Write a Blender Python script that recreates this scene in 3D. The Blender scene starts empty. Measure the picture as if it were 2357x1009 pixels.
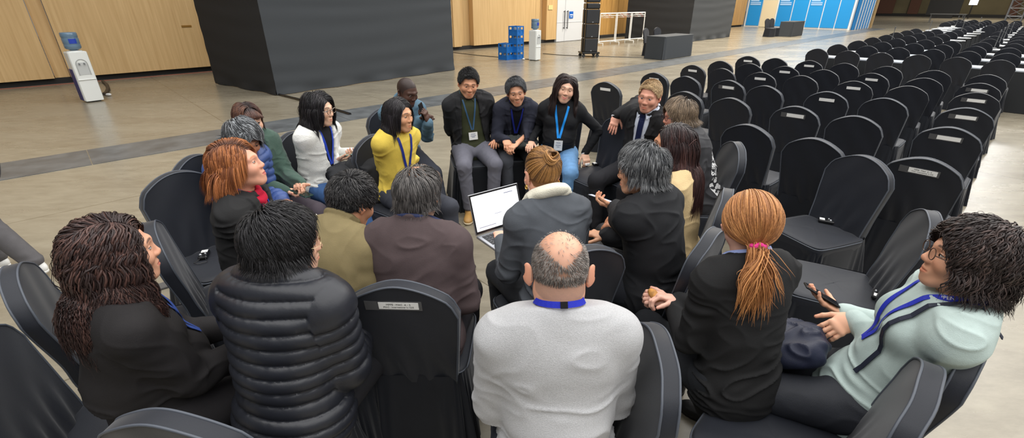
import bpy, math, random
import numpy as np
from mathutils import Vector, Matrix
from mathutils.bvhtree import BVHTree
# ---------------------------------------------------------------- camera maths
# photo frame 2357x1009; the camera stands at (0,0,1.9) looking along +Y, pitched down
FPX, CXP, CYP, PITCH, CAMH = 1065.0, 1178.5, 504.5, math.radians(25.3), 1.9
CP_, SP_ = math.cos(PITCH), math.sin(PITCH)
def at(px, py, z=0.0):
    a = (px-CXP)/FPX; b = -(py-CYP)/FPX
    dx, dy, dz = a, CP_+b*SP_, -SP_+b*CP_
    t = (z-CAMH)/dz
    return (dx*t, dy*t)
scene = bpy.context.scene
col = scene.collection
A = np.array
def nrm(v):
    v = A(v, float); return v/ (np.linalg.norm(v)+1e-12)
def lerp(a, b, t): return a+(b-a)*t
def sstep(a, b, x):
    t = np.clip((x-a)/(b-a), 0, 1); return t*t*(3-2*t)
def RZ(a): c, s = math.cos(a), math.sin(a); return A([[c,-s,0],[s,c,0],[0,0,1.]])
def RX(a): c, s = math.cos(a), math.sin(a); return A([[1.,0,0],[0,c,-s],[0,s,c]])
def RY(a): c, s = math.cos(a), math.sin(a); return A([[c,0,s],[0,1.,0],[-s,0,c]])
R_ = math.radians
# ---------------------------------------------------------------- objects
def tag(o, label=None, cat=None, group=None, kind=None):
    if label: o['label'] = label
    if cat: o['category'] = cat
    if group: o['group'] = group
    if kind: o['kind'] = kind
    return o
def empty(name, loc, rz=0.0, label=None, cat=None, group=None):
    o = bpy.data.objects.new(name, None); col.objects.link(o)
    o.empty_display_size = .1
    o.location = loc; o.rotation_euler = (0, 0, rz)
    return tag(o, label, cat, group)
def link(name, me, mat=None, parent=None, loc=None, smooth=True):
    o = bpy.data.objects.new(name, me); col.objects.link(o)
    if mat is not None: me.materials.append(mat)
    if parent is not None: o.parent = parent
    if loc is not None: o.location = loc
    if smooth: me.polygons.foreach_set('use_smooth', [True]*len(me.polygons))
    return o
def np_mesh(name, V, faces, col_attr=None):
    """V (n,3); faces: list of (m,k) int arrays"""
    me = bpy.data.meshes.new(name)
    V = np.asarray(V, np.float32)
    me.vertices.add(len(V)); me.vertices.foreach_set('co', V.ravel())
    fl = [np.asarray(f, np.int32) for f in faces if len(f)]
    nl = sum(f.size for f in fl); npoly = sum(len(f) for f in fl)
    me.loops.add(nl); me.polygons.add(npoly)
    me.loops.foreach_set('vertex_index', np.concatenate([f.ravel() for f in fl]))
    tot = np.concatenate([np.full(len(f), f.shape[1], np.int32) for f in fl])
    st = np.concatenate([[0], np.cumsum(tot)[:-1]]).astype(np.int32)
    me.polygons.foreach_set('loop_start', st)
    me.update(calc_edges=True)
    if col_attr is not None:
        ca = me.color_attributes.new('Col', 'FLOAT_COLOR', 'POINT')
        c4 = np.ones((len(V), 4), np.float32); c4[:, :3] = col_attr
        ca.data.foreach_set('color', c4.ravel())
    me.validate()
    return me
class MB:
    """collects simple shapes into one mesh"""
    def __init__(s): s.V = []; s.F = []; s.n = 0
    def add(s, V, F):
        s.V.append(np.asarray(V, float))
        for f in F: s.F.append(tuple(i+s.n for i in f))
        s.n += len(V)
    def box(s, c, d, R=None, bev=0.0):
        x, y, z = [q/2 for q in d]
        if bev <= 0:
            V = A([[-x,-y,-z],[x,-y,-z],[x,y,-z],[-x,y,-z],[-x,-y,z],[x,-y,z],[x,y,z],[-x,y,z]])
            F = [(0,3,2,1),(4,5,6,7),(0,1,5,4),(1,2,6,5),(2,3,7,6),(3,0,4,7)]
        else:
            b = min(bev, x*.95, y*.95, z*.95)
            pts = []; 
            ring = [(-x,-y+b),(-x+b,-y),(x-b,-y),(x,-y+b),(x,y-b),(x-b,y),(-x+b,y),(-x,y-b)]
            cx = [(a*(1-b/x*.6), q*(1-b/y*.6)) for a, q in ring]
            for zz, rr in ((-z, cx), (-z+b, ring), (z-b, ring), (z, cx)):
                pts += [(a, q, zz) for a, q in rr]
            V = A(pts); F = [tuple(range(7,-1,-1)), tuple(range(24,32))]
            for k in range(3):
                for i in range(8):
                    j = (i+1) % 8; F.append((k*8+i, k*8+j, (k+1)*8+j, (k+1)*8+i))
        if R is not None: V = V @ A(R).T
        s.add(V+A(c), F); return s
    def tube(s, P, r, n=8, caps=True, flat=None):
        P = A(P, float); m = len(P); r = np.broadcast_to(np.asarray(r, float), (m,))
        T = np.gradient(P, axis=0); T /= np.linalg.norm(T, axis=1)[:, None]+1e-9
        up = A([0,0,1.]) if abs(T[0][2]) < .9 else A([1.,0,0])
        a = nrm(np.cross(T[0], up)); V = []
        for i in range(m):
            a = nrm(a-T[i]*np.dot(a, T[i])); b = np.cross(T[i], a)
            for k in range(n):
                q = 2*math.pi*k/n; V.append(P[i]+r[i]*(math.cos(q)*a+math.sin(q)*b*(flat or 1)))
        F = []
        for i in range(m-1):
            for k in range(n):
                l = (k+1) % n; F.append((i*n+k, i*n+l, (i+1)*n+l, (i+1)*n+k))
        if caps: F += [tuple(range(n-1,-1,-1)), tuple((m-1)*n+k for k in range(n))]
        s.add(V, F); return s
    def lathe(s, prof, n=24, c=(0,0,0), R=None):
        V = []
        for r, z in prof:
            for k in range(n):
                q = 2*math.pi*k/n; V.append((r*math.cos(q), r*math.sin(q), z))
        V = A(V); F = []
        for i in range(len(prof)-1):
            for k in range(n):
                l = (k+1) % n; F.append((i*n+k, i*n+l, (i+1)*n+l, (i+1)*n+k))
        F += [tuple(range(n-1,-1,-1)), tuple((len(prof)-1)*n+k for k in range(n))]
        if R is not None: V = V @ A(R).T
        s.add(V+A(c), F); return s
    def grid(s, fn, nu, nv, closeu=False):
        V = [fn(i/(nu if closeu else nu-1), j/(nv-1)) for j in range(nv) for i in range(nu)]
        F = []
        for j in range(nv-1):
            for i in range(nu if closeu else nu-1):
                k = (i+1) % nu; F.append((j*nu+i, j*nu+k, (j+1)*nu+k, (j+1)*nu+i))
        s.add(V, F); return s
    def sph(s, c, r, n=16, m=10, R=None):
        r = A(r)*A([1,1,1.]); V = []
        for j in range(m+1):
            t = math.pi*j/m
            for k in range(n):
                q = 2*math.pi*k/n; V.append((math.sin(t)*math.cos(q), math.sin(t)*math.sin(q), math.cos(t)))
        V = A(V)*r; F = []
        if R is not None: V = V @ A(R).T
        for j in range(m):
            for k in range(n):
                l = (k+1) % n; F.append((j*n+k, (j+1)*n+k, (j+1)*n+l, j*n+l))
        s.add(V+A(c), F); return s
    def mesh(s, name):
        me = bpy.data.meshes.new(name)
        me.from_pydata([tuple(v) for v in np.concatenate(s.V)], [], s.F); me.validate(); me.update(); return me
    def build(s, name, mat=None, parent=None, loc=None, smooth=False, auto=True):
        me = s.mesh(name)
        o = link(name, me, mat, parent, loc, smooth)
        if smooth and auto:
            try: me.set_sharp_from_angle(angle=R_(42))
            except Exception: pass
        return o
# ---------------------------------------------------------------- materials
def s2l(c):
    c = [x/255 if max(c) > 1.001 else x for x in c]
    return tuple((x/12.92 if x <= .04045 else ((x+.055)/1.055)**2.4) for x in c)
def nodes(name):
    m = bpy.data.materials.new(name); m.use_nodes = True
    nt = m.node_tree; b = nt.nodes['Principled BSDF']; return m, nt, b
def inp(b, k, v):
    if k in b.inputs: b.inputs[k].default_value = v
def mat(name, c, rough=.6, metal=0, spec=.5, bump=0, bscale=200, sheen=0, var=0, vscale=6, attr=False, alpha=1, emit=None, estr=0, stretch=None, sss=0, coat=0, trans=0):
    """c is sRGB 0-255"""
    m, nt, b = nodes(name)
    L = s2l(c); N = nt.nodes; K = nt.links
    inp(b, 'Base Color', (*L, 1)); inp(b, 'Roughness', rough); inp(b, 'Metallic', metal); inp(b, 'Specular IOR Level', spec)
    inp(b, 'Sheen Weight', sheen); inp(b, 'Sheen Roughness', .4); inp(b, 'Coat Weight', coat); inp(b, 'Transmission Weight', trans)
    if sss: inp(b, 'Subsurface Weight', sss); inp(b, 'Subsurface Radius', (.012,.005,.003)); inp(b, 'Subsurface Scale', 1.0)
    tc = N.new('ShaderNodeTexCoord'); mp = N.new('ShaderNodeMapping'); K.new(tc.outputs['Object'], mp.inputs[0])
    if stretch: mp.inputs['Scale'].default_value = stretch
    src = None
    if attr:
        at_ = N.new('ShaderNodeAttribute'); at_.attribute_name = 'Col'; src = at_.outputs['Color']
    if var:
        nz = N.new('ShaderNodeTexNoise'); nz.inputs['Scale'].default_value = vscale; nz.inputs['Detail'].default_value = 6
        K.new(mp.outputs[0], nz.inputs['Vector'])
        mr = N.new('ShaderNodeMapRange'); mr.inputs['From Min'].default_value = .3; mr.inputs['From Max'].default_value = .7
        mr.inputs['To Min'].default_value = 1-var; mr.inputs['To Max'].default_value = 1+var; K.new(nz.outputs['Fac'], mr.inputs['Value'])
        vm = N.new('ShaderNodeVectorMath'); vm.operation = 'SCALE'
        if src: K.new(src, vm.inputs[0])
        else: vm.inputs[0].default_value = L
        K.new(mr.outputs[0], vm.inputs['Scale']); src = vm.outputs[0]
    if src: K.new(src, b.inputs['Base Color'])
    if bump:
        nb = N.new('ShaderNodeTexNoise'); nb.inputs['Scale'].default_value = bscale; nb.inputs['Detail'].default_value = 4
        K.new(mp.outputs[0], nb.inputs['Vector'])
        bp = N.new('ShaderNodeBump'); bp.inputs['Strength'].default_value = bump; bp.inputs['Distance'].default_value = .004
        K.new(nb.outputs['Fac'], bp.inputs['Height']); K.new(bp.outputs[0], b.inputs['Normal'])
    if emit is not None: inp(b, 'Emission Color', (*s2l(emit), 1)); inp(b, 'Emission Strength', estr)
    return m
_mc = {}
def cloth(c, rough=.85, sheen=.0, bump=.25, bscale=350, var=.06, vscale=25, spec=.25):
    k = (tuple(c), rough, sheen, bump, bscale)
    if k not in _mc: _mc[k] = mat('fabric', c, rough=rough, sheen=sheen, bump=bump, bscale=bscale, var=var, vscale=vscale, spec=spec)
    return _mc[k]
# ---------------------------------------------------------------- distance fields
class SDF:
    def __init__(s, lo, hi, h):
        s.h = h
        s.ax = [np.arange(lo[i]-h*2, hi[i]+h*2.5, h) for i in range(3)]
        s.F = np.full([len(a) for a in s.ax], .5, np.float32)
    def blk(s, lo, hi):
        sl = []
        for i in range(3):
            a = s.ax[i]; i0 = int(np.searchsorted(a, lo[i])); i1 = int(np.searchsorted(a, hi[i]))
            if i1 <= i0: return None
            sl.append(slice(i0, i1))
        X = s.ax[0][sl[0]].astype(np.float32)[:, None, None]; Y = s.ax[1][sl[1]].astype(np.float32)[None, :, None]; Z = s.ax[2][sl[2]].astype(np.float32)[None, None, :]
        return tuple(sl), X, Y, Z
    def comb(s, sl, d, k, op):
        f = s.F[sl]
        if op == 'u':
            h = np.maximum(k-np.abs(f-d), 0)/k; s.F[sl] = np.minimum(f, d)-h*h*k*.25
        else:
            d = -d; h = np.maximum(k-np.abs(f-d), 0)/k; s.F[sl] = np.maximum(f, d)+h*h*k*.25
    def cap(s, a, b, ra, rb, k=.02, flat=None, op='u'):
        a = A(a, float); b = A(b, float); m = max(ra, rb)+k+2*s.h
        q = s.blk(np.minimum(a, b)-m, np.maximum(a, b)+m)
        if q is None: return
        sl, X, Y, Z = q; e = b-a; bb = float(e@e)+1e-12
        px, py, pz = X-a[0], Y-a[1], Z-a[2]
        h = np.clip((px*e[0]+py*e[1]+pz*e[2])/bb, 0, 1)
        wx, wy, wz = px-e[0]*h, py-e[1]*h, pz-e[2]*h
        if flat is not None:
            n, sc = flat; n = nrm(n); c = (wx*n[0]+wy*n[1]+wz*n[2])*(1/sc-1)
            wx, wy, wz = wx+n[0]*c, wy+n[1]*c, wz+n[2]*c
        d = np.sqrt(wx*wx+wy*wy+wz*wz)-(ra+(rb-ra)*h)
        s.comb(sl, d.astype(np.float32), k, op)
    def ell(s, c, r, R=None, k=.02, op='u'):
        c = A(c, float); r = A(r, float); R = np.eye(3) if R is None else A(R)
        ext = np.sqrt(((R*r[None, :])**2).sum(1))+k+2*s.h
        q = s.blk(c-ext, c+ext)
        if q is None: return
        sl, X, Y, Z = q; px, py, pz = X-c[0], Y-c[1], Z-c[2]
        u = [(px*R[0, i]+py*R[1, i]+pz*R[2, i])/r[i] for i in range(3)]
        k0 = np.sqrt(u[0]**2+u[1]**2+u[2]**2)
        k1 = np.sqrt((u[0]/r[0])**2+(u[1]/r[1])**2+(u[2]/r[2])**2)+1e-9
        s.comb(sl, (k0*(k0-1)/k1).astype(np.float32), k, op)
    def tor(s, c, R, r0, r1, sx=1., sy=1., k=.01, op='u', tilt=0):
        """ring in the plane of R's x,y axes; r0 ring radius, r1 tube radius"""
        c = A(c, float); m = r0*max(sx, sy)+r1+k+.02+2*s.h
        q = s.blk(c-m, c+m)
        if q is None: return
        sl, X, Y, Z = q; px, py, pz = X-c[0], Y-c[1], Z-c[2]
        u = [(px*R[0, i]+py*R[1, i]+pz*R[2, i]) for i in range(3)]
        x = u[0]/sx; y = u[1]/sy; z = u[2]-tilt*u[1]
        d = np.sqrt((np.sqrt(x*x+y*y)-r0)**2+z*z)-r1
        s.comb(sl, d.astype(np.float32), k, op)
    def half(s, p, n, k=.004):
        """cut away everything on the n side of the plane through p"""
        p = A(p, float); n = nrm(n); X, Y, Z = s.ax[0][:, None, None], s.ax[1][None, :, None], s.ax[2][None, None, :]
        d = (X-p[0])*n[0]+(Y-p[1])*n[1]+(Z-p[2])*n[2]
        s.comb((slice(None),)*3, (-d).astype(np.float32), k, 's')
    def mesh(s):
        F = s.F; F[0] = F[-1] = .1; F[:, 0] = F[:, -1] = .1; F[:, :, 0] = F[:, :, -1] = .1
        S = F < 0
        n = [q-1 for q in F.shape]
        cnt = np.zeros(n, np.int8)
        offs = [(i, j, k) for i in (0, 1) for j in (0, 1) for k in (0, 1)]
        for o in offs: cnt += S[o[0]:o[0]+n[0], o[1]:o[1]+n[1], o[2]:o[2]+n[2]]
        act = (cnt > 0) & (cnt < 8)
        I = np.argwhere(act)
        if not len(I): return np.zeros((0, 3)), np.zeros((0, 4), int)
        vals = np.stack([F[I[:, 0]+o[0], I[:, 1]+o[1], I[:, 2]+o[2]] for o in offs], 1)
        P = np.zeros((len(I), 3)); C = np.zeros(len(I))
        for a in range(8):
            for ax in range(3):
                if offs[a][ax] == 0:
                    ob = list(offs[a]); ob[ax] = 1; b = offs.index(tuple(ob))
                    va, vb = vals[:, a], vals[:, b]; mk = (va < 0) != (vb < 0)
                    t = np.where(mk, va/(va-vb+1e-20), 0)
                    q = np.tile(A(offs[a], float), (len(I), 1)); q[:, ax] += t
                    P += q*mk[:, None]; C += mk
        P /= C[:, None]
        V = np.stack([s.ax[i][I[:, i]]+P[:, i]*s.h for i in range(3)], 1)
        vid = np.full(n, -1, np.int64); vid[act] = np.arange(len(I))
        Q = []
        for ax in range(3):
            sa = [slice(None)]*3; sb = [slice(None)]*3; sa[ax] = slice(0, -1); sb[ax] = slice(1, None)
            a, b = S[tuple(sa)], S[tuple(sb)]
            E = np.argwhere(a != b); 
            if not len(E): continue
            o1, o2 = (ax+1) % 3, (ax+2) % 3
            E = E[(E[:, o1] > 0) & (E[:, o2] > 0) & (E[:, o1] < n[o1]) & (E[:, o2] < n[o2])]
            ins = S[E[:, 0], E[:, 1], E[:, 2]]
            def g(d1, d2):
                e = E.copy(); e[:, o1] -= d1; e[:, o2] -= d2; return vid[e[:, 0], e[:, 1], e[:, 2]]
            q = np.stack([g(1, 1), g(0, 1), g(0, 0), g(1, 0)], 1)
            q[~ins] = q[~ins][:, ::-1]
            Q.append(q)
        return V, np.concatenate(Q)
def smooth_vn(V, Q, it=0):
    """vertex normals and optional laplacian smoothing"""
    if it:
        e = np.concatenate([Q[:, [0, 1]], Q[:, [1, 2]], Q[:, [2, 3]], Q[:, [3, 0]]]); e = np.concatenate([e, e[:, ::-1]])
        deg = np.bincount(e[:, 0], minlength=len(V))+1e-9
        for _ in range(it):
            W = np.stack([np.bincount(e[:, 0], V[e[:, 1], i], minlength=len(V)) for i in range(3)], 1)/deg[:, None]
            V = V*.4+W*.6
    n = np.cross(V[Q[:, 2]]-V[Q[:, 0]], V[Q[:, 3]]-V[Q[:, 1]])
    N = np.zeros_like(V)
    for i in range(4):
        for j in range(3): N[:, j] += np.bincount(Q[:, i], n[:, j], minlength=len(V))
    N /= np.linalg.norm(N, axis=1)[:, None]+1e-12
    return V, N
def wn(p, f, seed):
    """smooth pseudo noise in -1..1"""
    r = np.random.RandomState(seed); o = 0
    for i in range(3):
        k = r.normal(size=(3, 3)); k /= np.linalg.norm(k, axis=1)[:, None]
        a = p @ k.T * f*(1.0+.45*i)+r.rand(3)*6.28
        o = o+np.sin(a[:, 0]+1.6*np.sin(a[:, 1]*.8)+1.2*np.sin(a[:, 2]*.7))/(1+.5*i)
    return o/2.1
MWHITE = mat('white_paper', (238, 238, 236), rough=.6)
# ---------------------------------------------------------------- people
def ik(S, W, l1, l2, pole):
    d = W-S; L = float(np.linalg.norm(d)); D = d/(L+1e-9); L = min(L, (l1+l2)*.992); W = S+D*L
    a = (l1*l1-l2*l2+L*L)/(2*L); h = math.sqrt(max(l1*l1-a*a, 0)); q = A(pole, float); q = nrm(q-D*(q@D))
    return S+D*a+q*h, W
def frame(T, F):
    T = nrm(T); F = nrm(A(F)-T*(A(F)@T)); return np.stack([np.cross(F, T), F, T], 1)   # columns right, front, up
def hairline(y, hl=0.0):
    return np.interp(y, [-.12, -.07, -.035, -.012, .004, .022, .035, .06, .085, .12], [-.070, -.062, -.045, -.008, .018, -.004, .035, .062, .072, .078])+hl
HC = A([0, -.012, .03]); HR = A([.076, .097, .090])
def head_mesh(sp, h, neck):
    """head in its own space: x right, y to the face, z up; chin -.115, crown +.12"""
    m = sp.get('face', {}); jw = m.get('jaw', 1.0); fw = m.get('wide', 1.0)
    f = SDF((-.1, -.13, -.2), (.1, .14, .14), h)
    f.ell((0, -.012, .03), (.074*fw, .094, .088))
    f.ell((0, .022, -.02), (.062*fw, .068, .088), k=.03)
    for s in (-1, 1):
        f.cap((s*.050*fw*jw, -.004, -.052), (s*.02*jw, .060, -.097), .018, .014, k=.035)
        f.ell((s*.040*fw, .058, -.028), (.024, .026, .024), k=.025)
        f.cap((s*.006, .086, .022), (s*.044, .070, .022), .009, .008, k=.018)
        f.ell((s*.031, .101, .002), (.019, .014, .012), k=.014, op='s')
        f.ell((s*.0115, .094, -.034), (.0085, .010, .0075), k=.008)
    f.ell((0, .068, -.098), (.022*jw, .018, .017), k=.024)
    nl = m.get('nose', 1.0)
    f.cap((0, .086, .012), (0, .0925+.008*nl, -.026), .0065, .0098*nl, k=.014)
    f.cap((0, .0955+.006*nl, -.030), (0, .092, -.036), .008, .006, k=.008)
    sm = m.get('smile', .1); mw = .021+.005*max(sm-.3, 0)
    f.ell((0, .080, -.066), (.024, .014, .019), k=.02)
    for s in (-1, 1):
        f.cap((s*.004, .0925, -.0625), (s*mw*.85, .083, -.0655+.007*sm), .0038, .0026, k=.007)
        f.cap((0, .091, -.0735), (s*mw*.75, .0835, -.0695+.006*sm), .0050, .0028, k=.007)
        f.cap((0, .0975, -.0680), (s*mw*1.05, .0885, -.0675+.009*sm), .0013, .0013, k=.004, op='s')
        if sm > .6: f.ell((s*.038*fw, .066, -.036), (.017, .016, .015), k=.015)
    if m.get('ears', 1):
        for s in (-1, 1):
            Re = RZ(s*-.35-s*m.get('earout', .15)) @ RY(s*.12); ex = m.get('earx', .003)
            f.ell((s*(.082+ex)*fw, -.012, -.003), (.0075, .019, .032), R=Re, k=.008)
            f.ell((s*(.088+ex)*fw, -.005, .003), (.006, .011, .018), R=Re, k=.006, op='s')
            f.ell((s*(.079+ex*.7)*fw, -.002, -.030), (.006, .009, .010), k=.006)
    nr = neck[2]
    f.cap(neck[0], neck[1], nr*1.06, nr, k=.03)
    V, Q = f.mesh(); V, N = smooth_vn(V, Q, 1)
    # colouring: skin, lips, brows, scalp
    sk = A(s2l(sp['skin'])); C = np.tile(sk, (len(V), 1))
    X, Y, Z = np.abs(V[:, 0]), V[:, 1], V[:, 2]
    def mix(c, w):
        nonlocal C; C = C*(1-w[:, None])+A(c)[None]*w[:, None]
    ck = np.exp(-(((X-.042)/.022)**2+((Z+.03)/.02)**2))*(Y > .03); mix(sk*A([1.02, .76, .70]), ck*.28)
    mix(sk*A([1.0, .75, .70]), np.exp(-((X/.014)**2+((Z+.03)/.014)**2))*(Y > .09)*.3)
    mix(sk*A([1.02, .70, .66]), sstep(.078, .086, X)*.4)
    zl = Z+.0685-.010*sm*(X/.022)**2; lw = sstep(1.1, .85, np.sqrt((X/(mw+.001))**2+(zl/(.0098-.000*X))**2))*(Y > .07)
    mix(s2l(m['lips']) if 'lips' in m else sk*A([.80, .46, .42]), lw*.7)
    if m.get('stubble'):
        st = sstep(-.03, -.06, Z)*sstep(-.01, .02, Y)*(1-lw); mix(sk*.45, st*m['stubble'])
    hc = A(s2l(sp['hair'].get('root', sp['hair']['cols'][0])))
    bz = .0275-9.*(X-.028)**2
    bw = sstep(.0052, .0022, np.abs(Z-bz)+.05*np.maximum(X-.03, 0))*sstep(.012, .016, X)*sstep(.052, .044, X)*(Y > .05)
    mix(s2l(m.get('brow', sp['hair']['cols'][0])), bw*m.get('browk', .8))
    if sp['hair'].get('scalp', 1) > 0:
        hw = sstep(-.004, .004, Z-hairline(Y, sp['hair'].get('hl', 0)))*(X < .081)
        hw *= (X*X+(Z-.0)**2 < 1)*1
        if 'bald' in sp['hair']:
            b0 = sp['hair']['bald']; top = np.sqrt((V[:, 0]/.068)**2+((Y-b0[1])/b0[2])**2+0*Z)
            on = sstep(1.06+.08*wn(V, 60, 3), .70, top); on *= sstep(b0[3]-.022, b0[3]+.03, Z+.012*wn(V, 45, 5)); hw *= 1-on*b0[0]
            nz = .5+.5*wn(V, 900, 8); hw *= .82+.18*nz
        mix(hc, hw*sp['hair'].get('scalp', 1))
    return V, Q, C
def eye_mesh(skin, iris=(40, 25, 18), gaze=(0, 0), open_=1.0):
    n, m = 28, 22; V = []; C = []
    sk = A(s2l(skin)); r = .0128
    for j in range(m+1):
        t = math.pi*j/m
        for k in range(n):
            q = 2*math.pi*k/n
            p = A([math.sin(t)*math.cos(q), math.cos(t), math.sin(t)*math.sin(q)])   # pole to +y
            V.append(p*r)
            x, z = p[0], p[2]
            g = math.hypot(x-gaze[0], z-gaze[1])
            c = A([.62, .60, .58])
            if g < .5: c = A(s2l(iris))
            if g < .2: c = A([.004]*3)
            up = .42*open_*(1-(x/1.0)**2)+.02; dn = -.36*open_*(1-(x/1.0)**2)
            if z > up: c = sk*.9 if z > up+.16 else A([.015, .011, .010])
            elif z < dn: c = sk*(.9 if z < dn-.1 else .62)
            C.append(c)
    F = [[j*n+k, j*n+(k+1) % n, (j+1)*n+(k+1) % n, (j+1)*n+k] for j in range(m) for k in range(n)]
    return A(V), A(F), A(C)
def add_hand(f, W, d, n, side, s=1.0, curl=(20, 25, 25, 30), thumb=(.7, .7, .3), spread=1.0, fa=None):
    """palm, four jointed fingers and a thumb; returns the finger tips"""
    d = nrm(d); n = nrm(A(n)-d*(A(n)@d)); t = np.cross(n, d)*(-side); R = np.stack([t, d, n], 1)
    P = lambda a, b, c: W+(t*a+d*b+n*c)*s
    if fa is not None: f.cap(W-nrm(W-fa)*.07*s, W, .027*s, .025*s, k=.01, flat=(n, .75))
    f.cap(W, P(0, .035, 0), .025*s, .03*s, k=.02, flat=(n, .6))
    f.ell(P(.002, .050, 0), A([.041, .050, .0145])*s, R=R, k=.015)
    f.cap(P(-.027, .086, -.001), P(.028, .089, -.001), .0115*s, .0115*s, k=.014)
    f.ell(P(.024, .032, .008), A([.017, .030, .014])*s, R=R, k=.012)
    tips = []
    for i, (o, L, b) in enumerate(((.0305, .072, .090), (.0105, .080, .093), (-.0095, .074, .091), (-.0285, .058, .086))):
        q = P(o, b, 0); a = 0; c = curl[i]*R_(1); yaw = o*spread*2.2
        for L_, r0, r1, m_ in ((.45, .0092, .0088, .9), (.30, .0088, .0082, 1.15), (.25, .0082, .0068, .8)):
            a += c*m_; v = nrm(d*math.cos(a)+n*math.sin(a)+t*yaw*math.cos(a)); e = q+v*L*L_*s
            f.cap(q, e, r0*s, r1*s, k=.003); q = e
        tips.append(q)
    q = P(.028, .022, .006); v = nrm(t*thumb[0]+d*thumb[1]+n*thumb[2])
    for L_, r0, r1 in ((.040, .0135, .0115), (.032, .0112, .0100), (.025, .0098, .0078)):
        e = q+v*L_*s; f.cap(q, e, r0*s, r1*s, k=.005); q = e; v = nrm(v+d*.35+n*.18)
    tips.append(q); return tips
def locks(hs, Hc, Rh, sc, colliders, seed):
    """hair as many tapered locks grown over the scalp"""
    r = np.random.RandomState(seed); n = hs['n']; T = hs.get('steps', 14)
    # roots on the scalp ellipsoid
    m = int(n*2.6); i = np.arange(m)+.5; ph = np.arccos(1-2*i/m); th = math.pi*(1+5**.5)*i
    D = np.stack([np.cos(th)*np.sin(ph), np.sin(th)*np.sin(ph), np.cos(ph)], 1)+r.normal(size=(m, 3))*.02
    D /= np.linalg.norm(D, axis=1)[:, None]
    p = HC+D*HR; k = p[:, 2] > hairline(p[:, 1], hs.get('hl', 0))-.004; k &= p[:, 2] > hs.get('zroot', -.055)
    if 'bald' in hs:
        b0 = hs['bald']; k &= ~((np.sqrt((p[:, 0]/.068)**2+((p[:, 1]-b0[1])/b0[2])**2) < .9) & (p[:, 2] > b0[3]) & (r.rand(m) < b0[0]))
    p = p[k]; root = p.copy(); N = len(p)
    nn = (p-HC)/HR**2; nn /= np.linalg.norm(nn, axis=1)[:, None]
    fl = hs.get('flow', 'whorl')
    if fl == 'whorl':
        w = A(hs.get('whorl', (.01, -.07, .09))); v = p-w; v[:, 1] += hs.get('fwd', .0)
        if hs.get('sweep'):
            v = v/(np.linalg.norm(v, axis=1)[:, None]+1e-9); wf_ = (sstep(.02, .07, p[:, 1])*sstep(.0, .04, p[:, 2]))[:, None]; v = v*(1-wf_)+A(hs['sweep'])[None]*wf_
    elif fl == 'part':
        px = hs.get('part', 0.0); sg = np.sign(p[:, 0]-px); v = np.stack([sg*(.15+.85*sstep(-.075, -.035, p[:, 1])), hs.get('back', -.25)*sstep(.07, -.06, p[:, 1]), np.full(N, -.1)], 1)
        v[:, 1] += np.where(p[:, 1] < -.06, -1., 0)
    elif fl == 'back':
        v = A(hs['gather'])[None]-p
    v = v-nn*np.sum(v*nn, 1)[:, None]; v /= np.linalg.norm(v, axis=1)[:, None]+1e-9
    if fl == 'whorl':
        an = (hs.get('swirl', .45)+.55*wn(p, 26, seed+8))[:, None]; v = v*np.cos(an)+np.cross(nn, v)*np.sin(an)
    v += nn*hs.get('rise', .25)+r.normal(size=(N, 3))*hs.get('mess', .1); v /= np.linalg.norm(v, axis=1)[:, None]
    L = hs['L']*(1+hs.get('Lv', .15)*r.normal(size=N))
    if 'side' in hs: L *= lerp(1, hs['side'], sstep(.055, -.01, p[:, 2]))
    if 'front' in hs: L *= lerp(1, hs['front'], sstep(.05, .08, p[:, 1]))
    L = np.maximum(L, .01)
    lift = hs.get('lift', .012)*np.clip(.75*r.rand(N)**.7+.35*(.5+.5*wn(p, 55, seed+7))*hs.get('lump', 1), 0, 1.2)+.001
    lift *= lerp(1, hs.get('frontlift', .3), sstep(.05, .078, p[:, 1]))
    lift *= lerp(1, hs.get('sidelift', 1), sstep(.04, -.02, p[:, 2]))
    g = Rh.T @ A([0, 0, -1.]); grav = hs.get('grav', .3)
    P = np.zeros((N, T, 3)); P[:, 0] = root
    cap = [((Rh.T @ (a-Hc))/sc, (Rh.T @ (b-Hc))/sc, rr/sc) for a, b, rr in colliders]
    pp = root.copy(); sh = hs.get('shape', (1, 1, 1))
    gat = A(hs['gather']) if fl == 'back' else None
    for s in range(1, T):
        t = s/(T-1)
        if gat is not None:
            tv = gat-pp; dist = np.linalg.norm(tv, axis=1); q = (pp-HC)/HR**2; q /= np.linalg.norm(q, axis=1)[:, None]
            tv = tv-q*np.sum(tv*q, 1)[:, None]*.9; tv /= np.linalg.norm(tv, axis=1)[:, None]+1e-9
            v = v*.55+tv*.45; v /= np.linalg.norm(v, axis=1)[:, None]
            rem = np.linalg.norm(gat-pp, axis=1); stp = np.minimum(rem*1.05/(T-s)*1.0, .02)
            pp = pp+v*stp[:, None]
            if s > T-4: pp = lerp(pp, gat+ (pp-gat)*0.55, .5)
        else:
            v = v+g[None]*grav*lerp(.35, 1, t)
            if hs['L'] > .15:
                fr2 = (pp[:, 2] < .02)[:, None]; v = np.where(fr2, v*.55+g[None]*.6, v)
                lw_ = (pp[:, 2] < -.04)[:, None]; ry = root[:, 1]+.02*wn(root, 40, 4)
                tg_ = np.stack([np.clip(pp[:, 0], -hs.get('xw', .09), hs.get('xw', .09)), np.interp(ry, [-.09, -.04, .0, .03, .07], [hs.get('yb', -.125), hs.get('yb', -.125)*.75, -.04, .015, .065]), pp[:, 2]], 1)-pp; v = v+lw_*tg_*hs.get('drape', 4)
            v /= np.linalg.norm(v, axis=1)[:, None]
            pp = pp+v*(L/(T-1))[:, None]
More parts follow.
